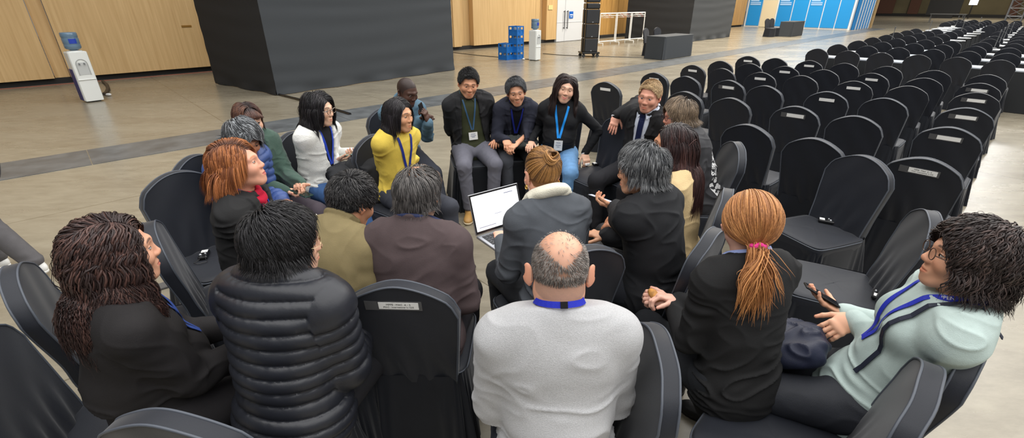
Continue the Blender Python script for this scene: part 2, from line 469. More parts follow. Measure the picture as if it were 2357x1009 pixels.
        for c, rad in ((HC, HR*A(sh)), (A([0, .015, -.03]), A([.068, .075, .09]))):
            rr = rad+lift[:, None]*(.3+.7*min(1, t*3)); q = (pp-c)/rr; mm = np.linalg.norm(q, axis=1); ins = mm < 1
            pp[ins] = (c+(pp-c)/np.maximum(mm, .05)[:, None])[ins]
        if gat is None:
            rr = HR*A(sh)+lift[:, None]; q = (pp-HC)/rr; mm = np.linalg.norm(q, axis=1); lim = 1+hs.get('loose', .03)+np.maximum(0, hs.get('zl', .03 if hs['L'] > .12 else -.01)-pp[:, 2])*(14 if hs['L'] > .12 else 30)
            ou = mm > lim; pp[ou] = (HC+(pp-HC)*(lim/mm)[:, None])[ou]
        for a, b, rad in cap:
            e = b-a; h = np.clip(((pp-a)@e)/(e@e), 0, 1); cc = a+h[:, None]*e; dv = pp-cc; dd = np.linalg.norm(dv, axis=1); R2 = rad+lift*.5; ins = dd < R2
            pp[ins] = (cc+dv/(dd[:, None]+1e-9)*R2[:, None])[ins]
        if hs.get('clear', 1) and gat is None and hs['L'] > .07:
            ex, ez = pp[:, 0]/hs.get('fxw', .076), (pp[:, 2]+.04)/hs.get('facez', .112); eq = np.sqrt(ex*ex+ez*ez)
            inf = (pp[:, 1] > hs.get('fy', .042)) & (eq < 1)
            sx = np.where(root[:, 0]-hs.get('part', 0) >= 0, 1, -1)
            if hs.get('fringe'): inf &= ~((root[:, 1] > .05) & (np.abs(root[:, 0]) < .05))
            nx_ = np.maximum(np.abs(pp[:, 0]/np.maximum(eq, .3)), .076*np.sqrt(np.clip(1-ez*ez, 0, 1)))*sx; pp[inf, 0] = nx_[inf]
        if s > 0: v = (pp-P[:, s-1]); v /= np.linalg.norm(v, axis=1)[:, None]+1e-9
        P[:, s] = pp
    if hs.get('fringe'):
        fr = (root[:, 1] > .045) & (np.abs(root[:, 0]) < .055)
        for s in range(T):
            t = s/(T-1); a = t*1.35; b = root[fr]; z = b[:, 2]-(b[:, 2]-hs['fringe'])*t
            P[fr, s, 2] = z; P[fr, s, 0] = b[:, 0]*(1+.25*t)+hs.get('frx', 0)*t
            P[fr, s, 1] = np.maximum(b[:, 1], .0)*(1-t)+(.098-.35*b[:, 0]**2*10*.4)*t+.012*math.sin(math.pi*t)+lift[fr]*.4
    for _ in range(3 if T > 8 else 1): P[:, 1:-1] = P[:, :-2]*.25+P[:, 1:-1]*.5+P[:, 2:]*.25
    # waves
    w = hs.get('wave', 0)
    if w:
        ph = 7*wn(root, 38, seed+2)+.9*r.rand(N); fq = hs.get('wf', 55)
        cum = np.concatenate([np.zeros((N, 1)), np.cumsum(np.linalg.norm(np.diff(P, axis=1), axis=2), 1)], 1)
        tg = np.gradient(P, axis=1); o_ = P-HC; o_ /= np.linalg.norm(o_, axis=2)[..., None]; ax = np.cross(tg, o_); ax /= np.linalg.norm(ax, axis=2)[..., None]+1e-9; am = w*np.minimum(cum/.05, 1)
        P = P+ax*(am*np.sin(cum*fq*(1+.12*r.rand(N, 1))+ph[:, None]))[..., None]+o_*(am*.8*np.cos(cum*fq*1.1+ph[:, None]))[..., None]+r.normal(size=(N, 1, 3))*w*.4*np.minimum(cum/.1, 1)[..., None]
        q = (P-HC)/(HR*.985); mm = np.linalg.norm(q, axis=2); ins = mm < 1; P[ins] = (HC+(P-HC)/mm[..., None])[ins]
    W = np.tile(np.clip(1.0-np.linspace(0, 1, T)**3, .08, 1)[None], (N, 1))*hs.get('rad', .005)*(.7+.6*r.rand(N, 1))
    W[:, 0] *= .6
    if gat is not None: W *= lerp(1., .55, np.linspace(0, 1, T))[None]
    return P, W, r
def lock_mesh(P, W, cols, r, mix=.3, roots=None, tipc=None, flat=.45, cvar=.35, center=None, zmix=None):
    N, T = P.shape[:2]
    tg = np.gradient(P, axis=1); tg /= np.linalg.norm(tg, axis=2)[..., None]+1e-9
    o = P-(HC if center is None else center); a = np.cross(tg, o); a /= np.linalg.norm(a, axis=2)[..., None]+1e-9; b = np.cross(a, tg)
    ring = []
    for k in range(4):
        q = 2*math.pi*k/4; ring.append(P+(a*math.cos(q)+b*math.sin(q)*flat)*W[..., None])
    V = np.stack(ring, 2).reshape(-1, 3)     # N,T,5
    base = (np.arange(N)[:, None, None]*T+np.arange(T-1)[None, :, None])*4
    k = np.arange(4)[None, None]; k2 = (k+1) % 4
    F = np.stack([base+k, base+k2, base+4+k2, base+4+k], -1).reshape(-1, 4)
    c0, c1 = A(s2l(cols[0])), A(s2l(cols[1 % len(cols)]))
    rt = P[:, min(2, T-1)]; cn = np.clip(.5+.5*wn(rt, 90, 5)+.35*r.normal(size=N), 0, 1); pk = sstep(1-mix-.25, 1-mix+.25, cn)[:, None]; cc = (c0[None]*(1-pk)+c1[None]*pk)*(1+cvar*(.5*wn(rt, 150, 6)+.5*(r.rand(N)*2-1)))[:, None]
    C = np.repeat(cc[:, None], T, 1)
    if roots is not None:
        w = sstep(roots[1], 0, np.linspace(0, 1, T))[None, :, None]; C = C*(1-w)+A(s2l(roots[0]))*w
    if tipc is not None:
        w = sstep(tipc[1], 1, np.linspace(0, 1, T))[None, :, None]; C = C*(1-w)+A(s2l(tipc[0]))*w
    C = np.repeat(C[:, :, None], 4, 2).reshape(-1, 3)
    return V, F, C
def ribbon(pts, nrms, w, th=.0016):
    m = MB(); P = A(pts); N = A(nrms); T = np.gradient(P, axis=0); T /= np.linalg.norm(T, axis=1)[:, None]+1e-9
    S = np.cross(T, N); S /= np.linalg.norm(S, axis=1)[:, None]+1e-9; n = len(P); V = []
    for i in range(n): V += [P[i]-S[i]*w/2, P[i]+S[i]*w/2, P[i]+S[i]*w/2+N[i]*th, P[i]-S[i]*w/2+N[i]*th]
    F = [(0, 3, 2, 1), tuple((n-1)*4+k for k in range(4))]
    for i in range(n-1):
        for k in range(4):
            l = (k+1) % 4; F.append((i*4+k, i*4+l, i*4+4+l, i*4+4+k))
    m.add(V, F); return m
MSK = mat('skin', (200, 150, 120), rough=.5, attr=True, spec=.4, bump=.12, bscale=600, sss=.06)
MEYE = mat('eye', (255, 255, 255), rough=.25, attr=True)
MHAIR = mat('hair', (40, 30, 25), rough=.42, attr=True, spec=.45, bump=.3, bscale=900, var=.12, vscale=120)
MGLASS = mat('spectacle_glass', (230, 235, 240), rough=.05, trans=1, spec=.5)

MSHOE = None
class Person: pass
def person(sp):
    B = Person(); s = sp.get('s', 1.0); w = sp.get('w', 1.0); b = sp.get('b', 1.0)
    near = sp.get('near', 0); seed = sp.get('seed', 1)
    hipz = sp.get('hipz', .565)
    l0, l1 = sp.get('lean', (0, 5)); sd = sp.get('side', 0); tw = sp.get('twist', 0)
    dv = lambda l, q: nrm(A([math.sin(R_(q)), math.sin(R_(l))*math.cos(R_(q)), math.cos(R_(l))*math.cos(R_(q))]))
    P0 = A([0, 0, hipz]); P1 = P0+dv(l0, sd)*.17*s; P2 = P1+dv((l0+l1)/2, sd)*.17*s; P3 = P2+dv(l1, sd)*.15*s
    F1 = RZ(R_(tw)) @ A([0, 1., 0]); R0 = frame(P1-P0, (0, 1, 0)); R1 = frame(P3-P1, F1)
    Rt, Fr, Up = R1[:, 0], R1[:, 1], R1[:, 2]
    yaw, pit, rol = [R_(a) for a in sp.get('head', (0, 0, 0))]
    Rh = RZ(yaw) @ RX(pit) @ RY(rol); hs_ = sp.get('hs', 1.0)*(.5+.5*s)
    nk = P3+dv(l1+8, sd)*(.040-sp.get('nkl', 0))*s+Fr*.014
    Hc = nk+Rh @ A([0, .018, .088])*hs_
    # put the head centre on its spot in the place, then derive the seat
    fa = R_(sp['face_dir']-90); Rw = RZ(fa)
    hx, hy = at(sp['px'][0], sp['px'][1], Hc[2]) if 'px' in sp else sp['pos']
    off = Rw @ Hc; root = A([hx-off[0], hy-off[1], 0.]) if 'px' in sp else A([hx, hy, 0.])
    toL = lambda q: Rw.T @ (A(q, float)-root)
    tgt = lambda q: toL((*at(q[0], q[1], q[2]), q[2])) if len(q) == 3 else A(q[:3], float)   # (px,py,z) or (x,y,z,'l')
    B.root = root; B.Rw = Rw; B.Hc = Hc; B.Rh = Rh; B.P = (P0, P1, P2, P3); B.R1 = R1; B.toW = lambda q: root+Rw @ A(q)
    o = empty('person', tuple(root), fa, sp['label'], 'person', sp.get('group')); B.o = o
    # arms
    sw = .160*(.5+.5*w)*s; SH = {}; EL = {}; WR = {}; HD = {}
    for sg, key in ((1, 'R'), (-1, 'L')):
        S = P3-Up*.078*s+Rt*sg*sw+Fr*(.005+sp.get('shf', 0.0))+Up*sp.get('shrug', 0)
        hd = sp.get('hand'+key, {}); W = tgt(hd['at']) if 'at' in hd else A([sg*.10, .30, .68])
        E, W = ik(S, W, .275*s, .245*s, hd.get('pole', (sg*.30, -.6, -1.)))
        SH[key], EL[key], WR[key], HD[key] = S, E, W, hd
    # legs
    HP = {}; KN = {}; AN = {}
    for sg, key in ((1, 'R'), (-1, 'L')):
        H = P0+A([sg*.088*w, .02, -.03]); ft = sp.get('foot'+key); a_ = tgt(ft) if ft else A([sg*.11, .45, .09])
        K, a_ = ik(H, a_, .42*s, .41*s, sp.get('kpole'+key, (sg*.12, .6, .8)))
        HP[key], KN[key], AN[key] = H, K, a_
    B.SH, B.EL, B.WR, B.KN, B.AN = SH, EL, WR, KN, AN
    fdir = {k: nrm(A(sp.get('fdir'+k, ((.25 if k == 'R' else -.25), 1, 0)))) for k in 'RL'}
    # ---- body: torso and limbs coarse, head and hands fine, all one skin mesh
    parts = []
    hh = {3: .0024, 2: .0028, 1: .0032, 0: .0037}[near]
    nkr = sp.get('neck', .056)
    iv = lambda q: Rh.T @ ((q-Hc)/hs_)
    nb = iv(P3-Up*.01+Fr*.005); V, Q, C = head_mesh(sp, hh, (nb, A([0, -.028, -.055]), nkr))
    V = Hc+(V*hs_) @ Rh.T; parts.append((V, Q, C))
    for sg, key in ((1, 'R'), (-1, 'L')):
        hd = HD[key]
        if hd.get('hide'): continue
        W = WR[key]; f = SDF(W-.19, W+.19, {3: .0024, 2: .0026, 1: .003, 0: .0034}[near])
        d = hd.get('d'); d = nrm(W-EL[key]) if d is None else nrm(d)
        if hd.get('wd'): d = Rw.T @ nrm(hd['wd'])
        n = A(hd.get('n', (0, 0, -1.)), float); n = Rw.T @ nrm(hd['wn']) if 'wn' in hd else n
        tips = add_hand(f, W, d, n, sg, s*.97, hd.get('curl', (22, 26, 28, 32)), hd.get('thumb', (.6, .8, .3)), hd.get('spread', 1.), EL[key])
        hd['tips'] = tips; hd['dd'] = d; hd['nn'] = nrm(n-d*(n@d))
        V, Q = f.mesh(); V, _ = smooth_vn(V, Q, 1); C = np.tile(A(s2l(sp.get('handc', sp['skin']))), (len(V), 1))
        tp = A(tips); dm = np.min(np.linalg.norm(V[:, None]-tp[None], axis=2), 1)
        C = C*(1-.0*dm[:, None]); kn = np.exp(-(dm/.012)**2)[:, None]; C = C*(1-kn*A([0, .18, .2]))
        parts.append((V, Q, C))
    B.HD = HD
    f = SDF((-.45, -.35, 0), (.45, .75, 1.35), .014)
    f.ell(P2, (.13*w, .075*b, .16*s), R1, k=.05); f.ell(P1, (.11*w, .075*b, .13), R0, k=.05); f.ell(P0, (.13*w, .09, .09), R0, k=.05)
    f.cap(P3, Hc-Rh @ A([0, .02, .03]), nkr*.8, nkr*.8, k=.02)
    for k in 'RL':
        f.cap(P3-Up*.06, SH[k], .035, .035, k=.03); f.cap(SH[k], EL[k], .034, .028, k=.02); f.cap(EL[k], WR[k], .028, .021, k=.02)
        f.cap(HP[k], KN[k], .06, .042, k=.03); f.cap(KN[k], AN[k], .040, .030, k=.02)
        f.cap(AN[k]-A([0, 0, .03]), AN[k]+fdir[k]*.12-A([0, 0, .055]), .028, .018, k=.02)
    V, Q = f.mesh(); parts.append((V, Q, np.tile(A(s2l(sp['skin'])), (len(V), 1))))
    n0 = 0; VV = []; QQ = []; CC = []
    for V, Q, C in parts: VV.append(V); QQ.append(Q+n0); CC.append(C); n0 += len(V)
    me = np_mesh('body', np.concatenate(VV), [np.concatenate(QQ)], np.concatenate(CC)); link('body', me, MSK, o)
    # ---- eyes
    ev, ef, ec = eye_mesh(sp['skin'], sp.get('iris', (38, 24, 18)), sp.get('gaze', (0, 0)), sp.get('open', .75))
    for sg in (-1, 1):
        V = Hc+((ev+A([sg*.031, .0752, .002]))*hs_) @ Rh.T
        link('eye', np_mesh('eye', V, [ef], ec), MEYE, o)
    # ---- hair
    hs = sp['hair']; top = sp['top']; off = top.get('off', .014)
    if hs.get('n'):
        cl = [(SH['L']-Up*.01, SH['R']-Up*.01, .072+off), (P3+Up*.01-Rt*.05, P3+Up*.01+Rt*.05, .052+off), (P3, Hc-Up*.05, nkr), (P1, P2+Up*.07, .115*b+off), (SH['L'], EL['L'], .058+off), (SH['R'], EL['R'], .058+off)]
        P, W_, r = locks(hs, Hc, Rh, hs_, cl, seed)
        V, Fq, C = lock_mesh(P, W_, hs['cols'], r, hs.get('mix', .3), hs.get('roots'), hs.get('tipc'), hs.get('flat', .45), hs.get('cvar', .35))
        VS, FS, CS = [V], [Fq], [C]; nv = len(V)
        for ex in hs.get('extra', []):
            P_, W2 = ex(r, Hc, Rh, hs_, cl); V, Fq, C = lock_mesh(P_, W2, hs['cols'], r, hs.get('mix', .3), None, hs.get('tipc'), .55, hs.get('cvar', .35), center=P_.mean((0, 1)))
            VS.append(V); FS.append(Fq+nv); CS.append(C); nv += len(V)
        V = Hc+(np.concatenate(VS)*hs_) @ Rh.T
        B.hair = link('hair', np_mesh('hair', V, [np.concatenate(FS)], np.concatenate(CS)), MHAIR, o)
    # ---- top
    h = {3: .0055, 2: .006, 1: .007, 0: .008}[near]
    def torso(off, h, arms, hem=.0, col_=None, neckcut=.030, puffy=None, wr=.004, opening=None, name='top', m=None, vneck=0, front=0):
        lo = np.minimum.reduce([P0-.30, P3-.3]+([EL[k]-.12 for k in 'RL']+[WR[k]-.1 for k in 'RL'] if arms else []))
        hi = np.maximum.reduce([P0+.30, P3+.3]+([EL[k]+.12 for k in 'RL']+[WR[k]+.1 for k in 'RL'] if arms else []))
        f = SDF(lo, hi, h); lo_ = top.get('len', .0)
        f.ell(P2+Up*.01, (.158*w+off, .105*b+off, .175*s+off), R1, k=.05)
        f.ell(P1, (.138*w+off, .112*b+off+top.get('belly', 0)*.6, .16*s), R0, k=.06)
        f.ell(P0+R0[:, 2]*(.0-lo_*.4), (.168*w+off, .132*b+off, .115+lo_), R0, k=.05)
        if top.get('belly'): f.ell(P1+R0[:, 1]*.04, (.13*w, .11*b+top['belly'], .13), R0, k=.05)
        if sp.get('bust'):
            for sg in (-1, 1): f.ell(P2+Rt*sg*.07*w+Fr*(.075*b+off*.5)-Up*.01, A([.062, .05, .058])*sp['bust']+off*.4, R1, k=.04)
        f.cap(P3-Up*.045-Rt*.10*w, P3-Up*.045+Rt*.10*w, .048+off, .048+off, k=.05, flat=(Up, .9))
        for sg, k in ((1, 'R'), (-1, 'L')):
            f.cap(P3+Up*.006-Fr*.01+Rt*sg*.025, SH[k]+Up*.008, .044+off*.6, .040+off, k=.06)
            if arms:
                aw = top.get('arm', 1.0)
                f.cap(SH[k], EL[k], (.045+off)*aw, (.040+off)*aw, k=.04)
                we = EL[k]+(WR[k]-EL[k])*.97
                f.cap(EL[k], we, (.040+off)*aw, (.029+off*.8)*(aw*.5+.5), k=.02)
        if top.get('flare'):    # a skirt of the coat lying over the thighs
            for k in 'RL': f.cap(HP[k]+A([0, .0, .03]), HP[k]+(KN[k]-HP[k])*top['flare']+A([0, 0, .03]), .095+off, .075+off, k=.04)
        if opening is not None:
            X, Y, Z = f.ax[0][:, None, None], f.ax[1][None, :, None], f.ax[2][None, None, :]
            ctr = P0; T0 = nrm(P3-P0); Rr = nrm(np.cross(Fr, T0)); Ff = np.cross(T0, Rr); Lt = np.linalg.norm(P3-P0)
            x = (X-ctr[0])*Rr[0]+(Y-ctr[1])*Rr[1]+(Z-ctr[2])*Rr[2]; y = (X-ctr[0])*Ff[0]+(Y-ctr[1])*Ff[1]+(Z-ctr[2])*Ff[2]; z = ((X-ctr[0])*T0[0]+(Y-ctr[1])*T0[1]+(Z-ctr[2])*T0[2])/Lt
            ww = np.interp(z, opening[0], opening[1])
            d = np.maximum(np.abs(x)-ww, .0-y); f.comb((slice(None),)*3, d.astype(np.float32), .008, 's')
        if neckcut is not None:
            q_ = f.blk(P3-.17, P3+.19); sl_, X, Y, Z = q_; n_ = nrm(Up+Fr*.35); p_ = P3+Up*neckcut
            pd = -((X-p_[0])*n_[0]+(Y-p_[1])*n_[1]+(Z-p_[2])*n_[2]); rd = np.sqrt((X-P3[0])**2+(Y-P3[1])**2+(Z-P3[2])**2)-.15
            f.comb(sl_, np.maximum(pd, rd).astype(np.float32), .004, 's')
        cf = top.get('collar')
        if cf and name != 'inner':
            if cf == 'roll': f.tor(P3+Up*.045+Fr*.012, R1, .066, .016, 1., 1.05, k=.015, tilt=-.35)
            if cf == 'stand': f.tor(P3+Up*.040+Fr*.006, R1, .074, .017, 1., 1.0, k=.02, tilt=-.3); f.tor(P3+Up*.058+Fr*.008, R1, .073, .012, 1., 1.0, k=.012, tilt=-.3)
            if cf == 'lapel': f.tor(P3+Up*.022+Fr*.004, R1, .076, .014, 1., 1.0, k=.012, tilt=-.45)
            if cf == 'crew': f.tor(P3+Up*.024+Fr*.006, R1, .068, .009, 1., 1.0, k=.006, tilt=-.35)
        V, Q = f.mesh()
        V, N = smooth_vn(V, Q, 2)
        # limb coordinates
        def seg(a, c_):
            e = c_-a; t = np.clip(((V-a)@e)/(e@e), 0, 1); return t, np.linalg.norm(V-a-t[:, None]*e, axis=1)
        st, sdist = seg(P0, P3); zt = ((V-P0)@nrm(P3-P0))
        best = sdist-.09; arm = np.zeros(len(V), bool); along = zt.copy(); near_el = np.zeros(len(V))
        if arms:
            for k in 'RL':
                for a, c_, o_ in ((SH[k], EL[k], 0), (EL[k], WR[k], .275*s)):
                    t, dd = seg(a, c_); mk = dd < best; best = np.where(mk, dd, best); arm |= mk
                    along = np.where(mk, t*np.linalg.norm(c_-a)+o_, along)
                near_el = np.maximum(near_el, np.exp(-(np.linalg.norm(V-EL[k], axis=1)/.07)**2))
                near_el = np.maximum(near_el, .7*np.exp(-(np.linalg.norm(V-SH[k]+Up*.07, axis=1)/.06)**2))
        disp = np.zeros(len(V))
        if puffy:
            spc = .052; c_ = along/spc+np.where(arm, .3, 0)+.10*wn(V, 9, seed)
            disp += .015*np.sqrt(np.abs(np.sin(math.pi*c_)))-.006+.0016*wn(V*A([1, 1, .5]), 150, seed+3)*(1-np.abs(np.sin(math.pi*c_)))
        else:
            a0 = wn(V*A([.45, .45, 1.]), 26, seed); a1 = wn(V, 9, seed+1)
            fold = (1-np.abs(np.sin(3.2*a0+2*a1)))**1.5
            wl = .25+.75*np.clip(a1, 0, 1)+.9*near_el+.6*np.exp(-((zt-.06)/.08)**2)*(~arm)
            disp += 1.7*wr*(fold-.35)*wl
            if arms:
                c_ = along*75+3*wn(V, 14, seed+5); disp += wr*.9*np.sin(c_)*near_el*arm
        V = V+N*disp[:, None]
        if opening is not None and top.get('lapels'):
            q = V-P0; T0 = nrm(P3-P0); Rr = nrm(np.cross(Fr, T0)); Ff = np.cross(T0, Rr); Lt = np.linalg.norm(P3-P0)
            x = np.abs(q@Rr); y = q@Ff; z = (q@T0)/Lt; ww = np.interp(z, opening[0], opening[1])
            lw_ = np.interp(z, [.3, .35, .78, .80, .84, .86, 1.05], [0, .01, .055, .03, .03, .045, .05]); e = x-ww
            V = V+N*(.006*(sstep(lw_+.003, lw_-.001, e)*(y > .02)*(z > .32)))[:, None]
        me = np_mesh(name, V, [Q]); return link(name, me, m, o), V, Q
    inner = None; surf = []
    if 'inner' in sp:
        it = sp['inner']; inner, iV, iQ = torso(.004, h, False, m=it['m'], name=it.get('name', 'shirt'), neckcut=it.get('cut', .02), wr=.002); surf.append((iV, iQ))
        if it.get('collar'):
            mm = MB()
            for sg in (-1, 1):
                a = P3+Up*.045; nl = [a+Rt*sg*.0+Fr*-.07+Up*.012, a+Rt*sg*.055-Fr*.045+Up*.01, a+Rt*sg*.068+Up*.002, a+Rt*sg*.05+Fr*.055-Up*.02, a+Rt*sg*.012+Fr*.086-Up*.042]
                lo_ = [q-Up*.035+nrm(q-a)*.012 for q in nl]; lo_[-1] = nl[-1]-Up*.045+Rt*sg*.028+Fr*.012
                nl2 = []; V = []
                for i in range(len(nl)): V += [nl[i], lo_[i]]
                Fq = [(i*2, i*2+1, i*2+3, i*2+2) for i in range(4)]; mm.add(V, Fq)
            co = mm.build('collar', it['m'], o); md = co.modifiers.new('s', 'SOLIDIFY'); md.thickness = .004
    tm = top['m']; jk, jV, jQ = torso(off, h, True, puffy=top.get('puffy'), wr=top.get('wr', .005), opening=top.get('open'), name=top.get('name', 'sweater'), m=tm, neckcut=top.get('cut', .030))
    surf.append((jV, jQ)); B.top = jk
    allV = np.concatenate([q[0] for q in surf]); n0 = 0; fs = []
    for V, Q in surf: fs += [tuple(r_) for r_ in (Q+n0)]; n0 += len(V)
    B.bvh = BVHTree.FromPolygons([tuple(v) for v in allV], fs)
    B.T0 = nrm(P3-P0); B.Lt = np.linalg.norm(P3-P0)
    def front(x, z, side=1):
        """point on the clothes at chest coordinates; side -1 is the back"""
        q = P0+B.T0*z*B.Lt+Rt*x+Fr*.45*side
        hit = B.bvh.ray_cast(Vector(q), Vector(-Fr*side))
        if hit[0] is None: return q-Fr*.33*side, Fr*side
        return A(hit[0]), A(hit[1])
    B.front = front
    # ---- trousers
    bt = sp['bottom']; ho = bt.get('off', .012); hb = h+.001 if near < 2 else .008
    lo = np.minimum.reduce([P0-.24]+[KN[k]-.13 for k in 'RL']+[AN[k]-.12 for k in 'RL']); hi = np.maximum.reduce([P0+.24]+[KN[k]+.13 for k in 'RL']+[AN[k]+.12 for k in 'RL'])
    lo[2] = max(lo[2], .02)
    f = SDF(lo, hi, hb)
    f.ell(P0, (.160*w+ho*.6, .125*b+ho*.6, .108), R0, k=.05)
    for k in 'RL':
        f.cap(HP[k], KN[k], (.082*bt.get('th', 1)*(.6+.4*w)+ho), .058+ho, k=.05); f.cap(KN[k], AN[k]+(KN[k]-AN[k])*.06, .054+ho, (.044+ho)*bt.get('hemw', 1), k=.025)
    if bt.get('skirt'): f.cap((HP['R']+HP['L'])/2, (KN['R']+KN['L'])/2, .13, .11, k=.06)
    V, Q = f.mesh(); V, N = smooth_vn(V, Q, 1)
    nk_ = np.zeros(len(V))
    for k in 'RL': nk_ = np.maximum(nk_, np.exp(-(np.linalg.norm(V-KN[k]+A([0, 0, .05]), axis=1)/.1)**2)); nk_ = np.maximum(nk_, .8*np.exp(-(np.linalg.norm(V-HP[k]-A([0, .06, .03]), axis=1)/.09)**2)); nk_ = np.maximum(nk_, .8*np.exp(-(np.linalg.norm(V-AN[k]-A([0, 0, .05]), axis=1)/.08)**2))
    a0 = wn(V, 20, seed+9); disp = .005*((1-np.abs(np.sin(3*a0+2*wn(V, 9, seed+4))))**1.6-.35)*(.3+nk_)
    V = V+N*disp[:, None]; V[:, 2] = np.maximum(V[:, 2], .012)
    link(bt.get('name', 'trousers'), np_mesh('trousers', V, [Q]), bt['m'], o)
    # ---- shoes
    shc = sp.get('shoe', (25, 24, 24))
    for k in 'RL':
        a = AN[k].copy(); d = fdir[k].copy(); tl = sp.get('tilt'+k, 0); sole = a[2]-.085*s
        f = SDF(a-A([.3, .3, .12]), a+A([.3, .3, .12]), .006)
        Rf = frame((0, 0, 1), d); 
        f.ell(a-A([0, 0, .045])+d*(-.005), (.040, .055, .048), Rf); f.ell(a+d*.075-A([0, 0, .055]), (.044, .085, .036), Rf, k=.03); f.ell(a+d*.13-A([0, 0, .062]), (.043, .055, .028), Rf, k=.02)
        f.cap(a-A([0, 0, .03]), a+A([0, 0, .02]), .042, .044, k=.02); f.half((0, 0, sole), (0, 0, -1), k=.003)
        V, Q = f.mesh()
        if len(V):
            V, N = smooth_vn(V, Q, 1); so = link('shoe', np_mesh('shoe', V, [Q]), cloth(shc, rough=.5, spec=.4), o)
            f = SDF(a-A([.3, .3, .12]), a+A([.3, .3, .12]), .006)
            f.ell(a+d*.005-A([0, 0, .065]), (.045, .062, .05), Rf); f.ell(a+d*.115-A([0, 0, .068]), (.049, .082, .05), Rf, k=.04)
            f.half((0, 0, sole), (0, 0, -1), k=.003); f.half((0, 0, sole+.022), (0, 0, 1), k=.003)
            V, Q = f.mesh()
            if len(V): link('sole', np_mesh('sole', V, [Q]), cloth(sp.get('solec', (30, 28, 27)), rough=.7), so)
    # ---- lanyard with its badge
    ly = sp.get('lanyard')
    if ly:
        m_ = cloth(ly['c'], rough=.6); x0 = .058; zb = ly.get('z', .45); bx = ly.get('x', 0)
        if ly.get('tube'): x0 = .05
        def snap(q):
            r_ = B.bvh.find_nearest(Vector(q)); return A(r_[0]), A(r_[1])
        pts = []; ns = []
        nkp = P3+Up*(.044+ly.get('up', 0))
        for sg in (-1, 1):
            pp = []; nn = []
            ring = [(0, -.082, .012), (.045, -.070, .01), (.074, -.030, 0), (.080, .015, -.012)]
            for a_, c_, e_ in ring:
                q = P3+Up*(top.get('cut', .03)+.007+ly.get('up', 0)-.35*c_*.9)+Rt*sg*a_*ly.get('rr', .94)+Fr*(c_*.9+.004); rad = nrm(Rt*sg*a_+Fr*c_)
                pp.append(q); nn.append(nrm(rad+Up*.5))
            zs = np.linspace(.97, zb, 12)
            for z in zs:
                t = (.97-z)/(.97-zb); x = lerp(x0, .006, t**ly.get('pw', 1.1)); hp, hn = front(sg*x+bx*t, z); pp.append(hp+hn*.004); nn.append(hn)
            pp = A(pp); nn = A(nn); tt = np.linspace(0, 1, len(pp)); t2 = np.linspace(0, 1, 40)
            pp = np.stack([np.interp(t2, tt, pp[:, i]) for i in range(3)], 1); nn = np.stack([np.interp(t2, tt, nn[:, i]) for i in range(3)], 1); nn /= np.linalg.norm(nn, axis=1)[:, None]
            for _ in range(2): pp[1:-1] = (pp[:-2]+pp[1:-1]*2+pp[2:])/4
            pts.append(pp); ns.append(nn)
        P = np.concatenate([pts[0][::-1], pts[1][1:]]); Nn = np.concatenate([ns[0][::-1], ns[1][1:]])
        lo_ = ribbon(P, Nn, ly.get('w', .017)).build('lanyard', m_, o); B.ly = (P, Nn, lo_)
        q, hn = front(bx, zb-.005); e, en = front(bx, zb-.14)
        if not ly.get('nobadge'):
            dn = nrm(e-q); Rb = np.stack([nrm(np.cross(dn, hn)), dn, nrm(hn-dn*(hn@dn))], 1); sz = ly.get('card', (.078, .1))
            MB().tube([q+hn*.008-dn*.005, q+hn*.01+dn*.02], .0035).build('clip', mat('clip', (170, 172, 175), rough=.3, metal=1), lo_)
            cc = q+dn*(.02+sz[1]/2)+hn*.012; k_ = MB().box(cc, (sz[0], sz[1], .003), Rb, .004).build('badge', MWHITE, lo_)
            mk = MB()
            for yy, ww in ((.28, .5), (.05, .6), (-.12, .35)): mk.box(cc+Rb[:, 2]*.0022-dn*sz[1]*yy, (sz[0]*ww, .005, .0008), Rb)
            mk.build('print', mat('print', ly.get('pc', (120, 130, 160)), rough=.7), k_)
    # ---- glasses
    if sp.get('glasses'):
        gc = sp['glasses']; m = MB(); rr = gc.get('r', .0022 if near < 2 else .0012)
        for sg in (-1, 1):
            pts = [(sg*.032+.022*math.cos(t)*(1 if not gc.get('sq') else 1.0), .104-.01*abs(math.cos(t))*0, .0+.018*math.sin(t)) for t in np.linspace(0, 2*math.pi, 25)]
            m.tube([Hc+Rh @ (A(q)*hs_) for q in pts], rr, 6)
            m.tube([Hc+Rh @ (A(q)*hs_) for q in ((sg*.054, .103, .004), (sg*.074, .085, .006), (sg*.082, .02, .008), (sg*.082, -.008, .0), (sg*.081, -.02, -.014))], rr, 6)
        m.tube([Hc+Rh @ (A(q)*hs_) for q in ((-.010, .105, .004), (0, .107, .007), (.010, .105, .004))], rr, 6)
        g = m.build('glasses', mat('frame', gc['c'], rough=.3, metal=gc.get('metal', 0)), o, smooth=True)
    if sp.get('earring'):
        m = MB()
        for sg in (-1, 1): m.tube([Hc+Rh @ (A([sg*.086, .002+.009*math.cos(t), -.048+.009*math.sin(t)])*hs_) for t in np.linspace(0, 6.28, 13)], .0028, 6)
        m.build('earring', mat('gold', (225, 180, 90), rough=.25, metal=1), o, smooth=True)
    return B
